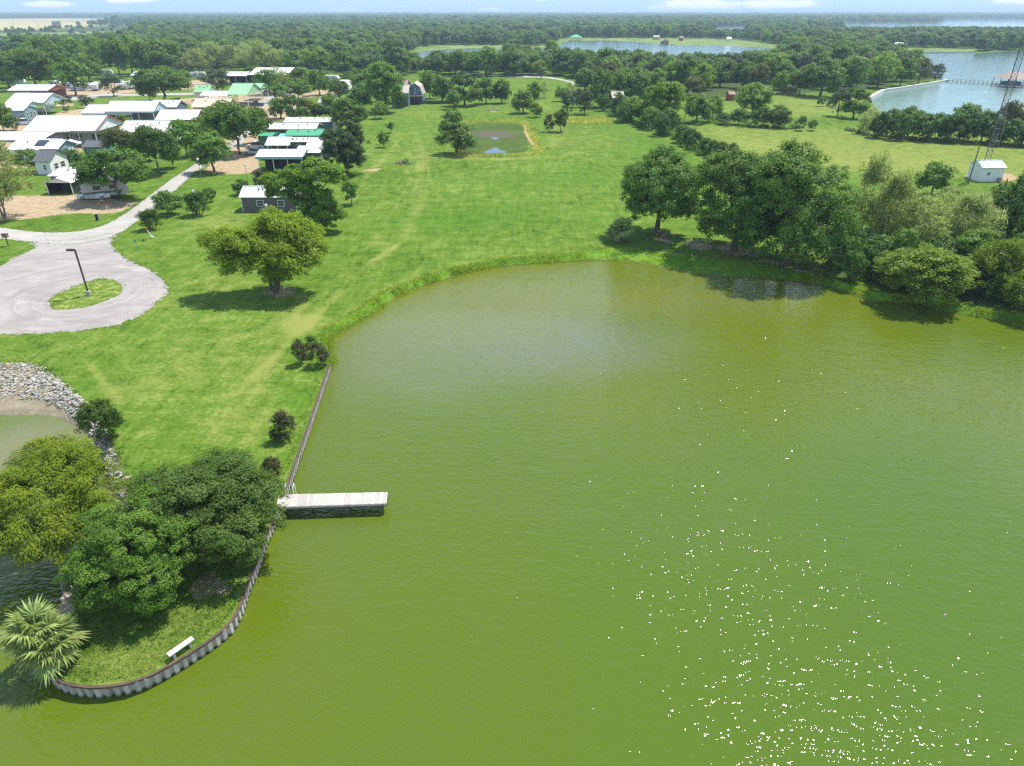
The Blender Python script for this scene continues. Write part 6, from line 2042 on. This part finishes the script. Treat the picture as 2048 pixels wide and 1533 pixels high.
for x, y, rz, lb in ((116, 178, -.5, 'white trailer with sloping nose behind the red trimmed carport'), (148, 181, .1, 'small white trailer beside the clear trunked tree'), (165, 182, .15, 'grey trailer, second beyond the clear trunked tree'),
                     (194, 181, -1.3, 'big white trailer nose towards us by the grey green lawn tree'), (246, 179, -1.2, 'white trailer between the lawn tree and the wide spreading tree'), (264, 178, -1.4, 'dark fronted trailer beside the wide spreading tree'),
                     (398, 158, .2, 'white trailer peeping out beside the orange tinged crown'), (480, 160, .1, 'white trailer in the shade near the wide barn'), (665, 166, -.2, 'grey trailer in the trees next to the small white shed'),
                     (35, 170, .1, 'white trailer roof behind the first carport at the picture edge'), (212, 153, .3, 'white trailer roof among pale trees of the grove'), (100, 218, -.9, 'silver trailer parked inside the pale blue gabled carport'),
                     (215, 395, .5, 'white trailer behind the flat topped spreading tree')):
    rv(x, y, rz, lb)
# boat under a white cover
root = empty('boat', P(92, 228), 'white covered boat on a trailer on the sandy yard', 'boat', None, .1)
smooth_body([(-2.9, [(-1, .8), (-1.15, 1.35), (1.15, 1.35), (1, .8)]), (1.2, [(-.9, .7), (-1.15, 1.4), (1.15, 1.4), (.9, .7)]), (2.5, [(-.3, .9), (-.5, 1.5), (.5, 1.5), (.3, .9)]), (3.0, [(-.04, 1.35), (-.06, 1.55), (.06, 1.55), (.04, 1.35)])], M['white'], 'hull', root)
smooth_body([(-2.85, [(-1.1, 1.36), (-.5, 1.6), (.5, 1.6), (1.1, 1.36)]), (.3, [(-1.1, 1.41), (-.4, 2.0), (.4, 2.0), (1.1, 1.41)]), (2.4, [(-.48, 1.51), (-.2, 1.62), (.2, 1.62), (.48, 1.51)])], M['white_roof'], 'cover', root)
MB().beam((-2.5, 0, .55), (4.2, 0, .55), .12, .12).build('trailer_frame', M['steel'], root)
for s in (-1, 1):
    wheel(root, -.8, s * 1.0, .32, side=s)

# ------------------------------------------------------------------ dock
dz = 0.08
cA, cB, cC, cD = P(556, 990, dz), P(776, 985, dz), P(773, 1007, dz), P(553, 1014.5, dz)
root = empty('dock', (cD.x, cD.y, 0), 'pale wooden fishing dock reaching out from the bulkhead over the green water', 'dock')
o0 = Vector((cD.x, cD.y, 0))
ND = 56
rr = random.Random(2)
MT = [MB().box(-.5, .5, -.5, .5, -.02, .02).mesh('plank', M['plank%d' % k]) for k in range(4)]
for i in range(ND):
    f0, f1 = (i + .04) / ND, (i + .96) / ND
    f = (f0 + f1) / 2
    a, b = cD.lerp(cC, f), cA.lerp(cB, f)
    o = bpy.data.objects.new('plank', rr.choice(MT))
    link(o, root)
    c = (a + b) / 2
    o.location = c - o0 + Vector((0, 0, rr.uniform(-.006, .006)))
    d = b - a
    o.scale = ((cC - cD).length * (f1 - f0), d.length + rr.uniform(-.02, .05), 1)
    o.rotation_euler = (0, 0, math.atan2(d.y, d.x) - math.pi / 2 + rr.uniform(-.006, .006))
for a, b in ((cD, cC), (cA, cB), ((cA + cD) / 2, (cB + cC) / 2)):
    n = Vector((0, .04 if a is cD else (-.04 if a is cA else 0), -.14))
    MB().beam(a - o0 + n, b - o0 + n, .06, .2).build('joist', M['dark_wood'], root)
for f in (.30, .63, .965):
    for a, b, s in ((cD, cC, -.02), (cA, cB, .02)):
        p = a.lerp(b, f) - o0
        MB().bar((p.x, p.y + s * 3.5, -2.2), (p.x, p.y + s * 3.5, dz - .06), .075, 8).build('post', M['dark_wood'], root)
fa = cD - o0 + Vector((.02, -.03, -.07))
MB().beam(fa, cC - o0 + Vector((-.02, -.03, -.07)), .03, .15).build('fascia_board', M['plank0'], root)
# ladder handles
p = cA.lerp(cB, .085)
root = empty('swim_ladder', (p.x, p.y, 0), 'white looped ladder rails at the bulkhead end of the dock', 'ladder')
for s in (0, .55):
    m = MB()
    q = [(s, -.25, dz), (s, -.25, .75), (s, -.1, .95), (s, .12, .95), (s, .2, .75), (s, .2, -1.2)]
    for i in range(5):
        m.bar(q[i], q[i + 1], .032, 6)
    m.build('rail', M['white'], root)
for z in (-.3, -.6, -.9):
    MB().bar((0, .2, z), (.55, .2, z), .028, 6).build('rung', M['white'], root)

# ------------------------------------------------------------------ bench
a, b = P(336, 1311, .45), P(386, 1276, .45)
root = empty('bench', (a.x, a.y, 0), 'plain pale plank bench on the headland grass facing the water', 'bench', None, math.atan2(b.y - a.y, b.x - a.x))
L = (b - a).length
for y in (-.15, .03):
    MB().box(0, L, y, y + .155, .41, .46).build('seat_plank', M['plank2'], root)
for x in (L * .18, L * .82):
    MB().box(x - .06, x + .06, -.12, .15, 0, .405).build('leg', M['grey_wood'], root)

# ------------------------------------------------------------------ lamp posts
b = P(178, 591)
root = empty('street_lamp', b, 'dark bronze lamp post with square arm head standing on the round grass island', 'street lamp')
MB().bar((0, 0, 0), (0, 0, .55), .30, 14).build('concrete_base', M['concrete'], root)
hp = height_at(b.y, 500)
MB().box(-.075, .075, -.075, .075, .551, hp).build('pole', M['bronze'], root)
hd = MB().box(-.95, -.08, -.16, .16, hp - .12, hp + .08).build('lamp_head', M['bronze'], root)
MB().box(-.85, -.25, -.12, .12, hp - .135, hp - .122).build('lens', M['concrete'], hd)


def globe_lamp(bx, by, ty, label):
    b = P(bx, by)
    root = empty('globe_lamp', b, label, 'street lamp', 'slim park lamps with pale globe heads')
    h = height_at(b.y, ty)
    MB().bar((0, 0, 0), (0, 0, h - .3), .055, 8, .04).build('pole', M['steel'], root)
    MB().bar((0, 0, 0), (0, 0, .12), .14, 8).build('base', M['concrete'], root)
    m = MB()
    prev = None
    for k in range(7):
        t = math.pi * k / 6
        rr_ = max(.02, math.sin(t) * .26)
        z = h - .26 - math.cos(t) * .26
        if prev:
            m.bar((0, 0, prev[1]), (0, 0, z), prev[0], 12, rr_)
        prev = (rr_, z)
    m.build('globe', M['white'], root, smooth=True)


for x, y, ty, lb in ((397, 432, 380, 'slim globe lamp rising through the spiky shrub beside the road'), (405, 366, 316, 'slim globe lamp in the grass uphill at the road edge'), (497, 368, 328, 'slim globe lamp by the sandy drive above the grey brown shed'),
                     (536, 436, 408, 'globe lamp whose head shows just in front of the shed wall'), (640, 385, 352, 'globe lamp half hidden in the tall viny tree')):
    globe_lamp(x, y, ty, lb)

# ------------------------------------------------------------------ small things
b = P(305, 476)
root = empty('marker_pole', b, 'white pipe marker with orange top leaning on the lawn', 'marker')
v = Vector((-.75, .1, 1.55))
MB().bar((0, 0, 0), v * .72, .055, 8).build('pipe', M['white'], root)
MB().bar(v * .72, v, .06, 8).build('cap', M['orange'], root)
MB().box(-.18, .18, -.14, .14, 0, .22).build('base', M['white'], root)
b = P(279, 506)
root = empty('sign_post', b, 'thin post with small teal sign plate on the lawn by the gravel', 'sign')
MB().bar((0, 0, 0), (-.25, .1, 1.75), .022, 6).build('post', M['steel'], root)
MB().box(-.40, -.14, .04, .06, 1.45, 1.9).build('plate', M['sign_green'], root)
b = P(287, 483)
root = empty('stump', b, 'small broken brown stump on the lawn near the teal sign', 'stump')
MB().bar((0, 0, 0), (0, 0, .35), .16, 8, .12).bar((.2, .05, 0), (.35, .1, .28), .06, 6, .03).build('wood', M['bark'], root)
b = P(17, 492)
root = empty('notice_box', b, 'brown box on a dark post at the corner of the road', 'sign')
MB().box(-.06, .06, -.06, .06, 0, 1.25).build('post', M['dark_wood'], root)
bx_ = MB().box(-.38, .38, -.22, .22, 1.251, 1.75).build('box', M['fence_wood'], root)
MB().box(-.43, .43, -.28, .28, 1.751, 1.80).build('lid', M['bark'], bx_)
b = P(196, 441)
root = empty('utility_pedestal', b, 'dark utility box with pale side on the grass strip by the road', 'utility box')
MB().box(-.22, .22, -.2, .2, 0, .95).build('cabinet', M['dark'], root)
MB().box(.221, .30, -.18, .18, 0, .9).build('side_panel', M['steel'], root)
b = P(806, 328)
root = empty('brush_pile', b, 'heap of cut brush and dead branches on the lawn by the track', 'brush pile')
m = MB()
rr = random.Random(3)
for k in range(260):
    a = Vector((rr.gauss(0, .9), rr.gauss(0, .6), abs(rr.gauss(0, .25))))
    d = Vector((rr.uniform(-1, 1), rr.uniform(-1, 1), rr.uniform(-.15, .35)))
    m.bar(a, a + d * rr.uniform(.4, 1.0), .03, 4, .012)
m.build('branches', M['bark_pale'], root, kind='stuff')
cm, cc = crown('crown', 55, dome_lobes(random.Random(5), 0, .4, 6, .2), 30, 700, .16, .10, .05, LEAF['bush'])
o = obj('leaves', cm, root, kind='stuff')
o.scale = (1.8, 1.4, .9)
o.location = (.5, .3, .15)
# fire ring
b = P(985, 221)
root = empty('fire_pit', b, 'ring of pale stones round bare earth at the head of the lawn', 'fire pit')
rr = random.Random(7)
for k in range(16):
    a = 6.283 * k / 16
    o = bpy.data.objects.new('stone', SM[k % 9])
    link(o, root)
    s = rr.uniform(.5, .9)
    o.scale = (s, s, s)
    o.location = (2.1 * math.cos(a), 2.1 * math.sin(a), .15)
# picnic table
b = P(1326, 473)
root = empty('picnic_table', b, 'dark picnic table in the shade of the round topped oak', 'picnic table', None, -.35)
MB().box(-.95, .95, -.38, .38, .72, .77).build('tabletop', M['fence_wood'], root)
for y in (-.85, .6):
    MB().box(-.95, .95, y, y + .26, .42, .47).build('seat', M['fence_wood'], root)
for x in (-.7, .7):
    MB().beam((x, -.7, 0), (x, -.2, .72), .06, .1).beam((x, .7, 0), (x, .2, .72), .06, .1).box(x - .03, x + .03, -.82, .82, .34, .415).build('leg_frame', M['dark_wood'], root)
# bird house on a pole in the thicket
b = P(1738, 445)
root = empty('bird_house', b, 'little white bird house on a dark pole inside the pale thicket', 'bird house')
h = height_at(b.y, 408)
MB().bar((0, 0, 0), (0, 0, h), .06, 6).build('pole', M['bark'], root)
MB().prism([(-.25, h), (.25, h), (.25, h + .45), (0, h + .65), (-.25, h + .45)], 'y', -.2, .2).build('box', M['white'], root)
# utility poles
for x, y, ty, lb in ((1238, 216, 170, 'thin pale utility pole in the hedgerow near the grey roof'), (1367, 260, 216, 'slim utility pole among the hedgerow bushes'), (1936, 368, 294, 'tall bare dark pole beside the lattice mast')):
    b = P(x, y)
    h = height_at(b.y, ty)
    root = empty('utility_pole', b, lb, 'pole')
    MB().bar((0, 0, 0), (.0, 0, h), .14, 8, .1).build('pole', M['bark_pale'] if x < 1900 else M['tower'], root)
    if x < 1900:
        MB().box(-.7, .7, -.05, .05, h - .7, h - .58).build('crossarm', M['bark_pale'], root)

# wooden frame at the pond path
b = P(1062, 265)
root = empty('garden_trellis', b, 'small dark wooden post frame beside the dirt path by the pond', 'trellis')
for x in (0, 1.1, 2.0):
    MB().box(x - .06, x + .06, -.06, .06, 0, 1.4).build('post', M['dark_wood'], root)
MB().box(0, 2.0, -.03, .03, .8, .92).build('rail', M['dark_wood'], root)

# ------------------------------------------------------------------ lattice mast with guys
b = P(1962, 354)
root = empty('lattice_mast', b, 'tall triangular steel lattice mast rising out of the frame beside the white hut', 'mast')
HT, fw = 52.0, 0.62
legs = [Vector((fw * math.cos(a), fw * math.sin(a), 0)) for a in (-2.62, -.52, 1.57)]
for l in legs:
    MB().bar(l, l + Vector((0, 0, HT)), .065, 6).build('leg', M['tower'], root)
m = MB()
stp = 1.05
for k in range(int(HT / stp)):
    z0, z1 = Vector((0, 0, k * stp)), Vector((0, 0, (k + 1) * stp))
    for i in range(3):
        p, q = legs[i], legs[(i + 1) % 3]
        m.bar(p + z0, q + z1, .032, 4)
        m.bar(p + z1, q + z1, .03, 4)
m.build('bracing', M['tower'], root)
MB().box(-.9, .9, -.9, .9, -.1, .15).build('footing', M['concrete'], root)
for ang, ht in ((2.35, 40), (2.35, 50), (-.2, 40), (4.2, 22)):
    e = Vector((math.cos(ang) * 26, math.sin(ang) * 26, 0))
    MB().bar((0, 0, ht), e, .012, 4).build('guy_wire', M['steel'], root)

# ------------------------------------------------------------------ lake pier, boathouses, pavilion
a, b = P(1893, 164), P(2014, 172)
d = b - a
root = empty('lake_pier', a, 'long thin pier from the point to the brown roofed boathouse', 'pier', None, math.atan2(d.y, d.x))
L = d.length
MB().box(0, L, -.8, .8, .75, .9).build('deck', M['grey_wood'], root)
n = 14
for i in range(n):
    x = L * (i + .5) / n
    for s in (-.75, .75):
        MB().bar((x, s, -1), (x, s, 1.5), .12, 6).build('post', M['grey_wood'], root)
MB().box(0, L, .72, .78, 1.36, 1.44).build('rail', M['grey_wood'], root)
a = P(2013, 176)
root = empty('boathouse', a, 'open boathouse with brown hip roof at the end of the pier', 'boathouse')
Wb, Db, he = P(2060, 176).x - a.x, 11.0, 3.6
hr = 6.2
MB().add([(-.6, -.6, he), (Wb + .6, -.6, he), (Wb + .6, Db + .6, he), (-.6, Db + .6, he), (Wb * .3, Db / 2, hr), (Wb * .7, Db / 2, hr)], [(0, 1, 5, 4), (1, 2, 5), (2, 3, 4, 5), (3, 0, 4), (0, 3, 2, 1)]).build('roof', M['boat_roof'], root)
MB().box(-.3, Wb + .3, -.3, Db + .3, .6, .85).build('deck', M['grey_wood'], root)
for x in (.1, Wb * .33, Wb * .66, Wb - .1):
    for y in (.1, Db - .1):
        MB().bar((x, y, -1), (x, y, he), .16, 6).build('post', M['dark_wood'], root)
MB().box(Wb * .2, Wb * .8, Db * .3, Db * .75, .9, 2.2).build('boat_cover', M['slate_wall'], root)
a = P(1141, 82)
root = empty('lake_pavilion', a, 'teal roofed open pavilion on the far bank of the blue lake', 'pavilion')
Wb = P(1164, 82).x - a.x
MB().add([(-1, -1, 3.4), (Wb + 1, -1, 3.4), (Wb + 1, 12, 3.4), (-1, 12, 3.4), (Wb * .35, 6, 6.5), (Wb * .65, 6, 6.5)], [(0, 1, 5, 4), (1, 2, 5), (2, 3, 4, 5), (3, 0, 4), (0, 3, 2, 1)]).build('roof', M['jade_roof'], root)
for i in range(5):
    MB().box(Wb * i / 4 - .15, Wb * i / 4 + .15, -.15, .15, 0, 3.39).build('post', M['fence_wood'], root)
a = P(1323, 89.5)
root = empty('boathouse', a, 'small weathered boathouse on the far shore of the blue lake', 'boathouse')
Wb = P(1337, 89.5).x - a.x
MB().prism([(-.5, 2.8), (Wb + .5, 2.8), (Wb / 2, 5.2)], 'y', -.4, 9).build('roof', M['brown_roof'], root)
MB().box(0, Wb, .4, 8, .3, 2.79).build('wall', M['fence_wood'], root)
MB().box(-2, Wb + 6, -2, 0, .5, .7).build('deck', M['grey_wood'], root)
for x, y, lb in ((1142, 88, 'first'), (1190, 88, 'second'), (1208, 92, 'third'), (1225, 96, 'fourth'), (1236, 98, 'fifth'), (1268, 101, 'sixth'), (1278, 103, 'seventh'), (1150, 93, 'eighth')):
    p = P(x, y)
    o = MB().bar((0, 0, -1), (rr.uniform(-.6, .6), 0, rr.uniform(5, 8)), .28, 6, .16).build('dead_trunk', M['bark_pale'], None, label='bare dead trunk standing in the shallow end of the blue lake', cat='dead tree', group='dead trunks standing in the lake')
    o.location = p
for x, y, ex, ey, rf, wl_, lb in ((1308, 80, 1318, 66, 'pale_roof', 'tan_wall', 'tan house among trees behind the far lake shore'), (1360, 82, 1366, 70, 'brown_roof', 'red_wood', 'reddish house among trees behind the far lake shore'), (1455, 84, 1462, 72, 'white_roof', 'white', 'pale house by the far end of the blue lake'),
                                  (1549, 78, 1568, 60, 'white_roof', 'rv', 'long white building standing among the far woods'), (1792, 97, 1806, 88, 'white_roof', 'white', 'white house behind the pale lawn across the lake')):
    a = P(x, y)
    root = empty('lake_house', a, lb, 'house')
    Wb = P(ex, y).x - a.x
    MB().box(0, Wb, 0, 7, 0, 3).build('wall', M[wl_], root)
    MB().prism([(-.5, 2.9), (7.5, 2.9), (3.5, 4.8)], 'x', -.6, Wb + .6).build('roof', M[rf], root)
# farm buildings and poles on the distant tan field
a = P(104, 50)
root = empty('farm_shed', a, 'small dark farm shed alone on the distant tan field', 'shed')
MB().box(0, 16, 0, 14, 0, 6).build('wall', M['grey_wall'], root)
MB().prism([(-1, 5.9), (15, 5.9), (7, 9)], 'x', -1, 17).build('roof', M['shingle'], root)
for x in (28, 76, 120, 158, 192, 222):
    o = MB().bar((0, 0, 0), (0, 0, 13), .5, 6, .3).build('field_pole', M['bark'], None, label='distant power pole in the line crossing the tan field', cat='pole', group='power poles across the tan field')
    o.location = P(x, 56 - x * .02)

# ------------------------------------------------------------------ air
def make_haze():
    m, t = new_mat('haze')
    v = t.n('ShaderNodeVolumePrincipled', i={'Color': (0.62, 0.82, 1.0, 1), 'Density': HAZE, 'Anisotropy': 0.0})
    m.node_tree.links.new(v.outputs[0], t.n('ShaderNodeOutputMaterial').inputs['Volume'])
    o = MB().box(-15000, 15000, -1000, 15000, -6.0, 56.0).build('haze', m, None, kind='stuff')
    return o


HAZE = 0.00018
make_haze()
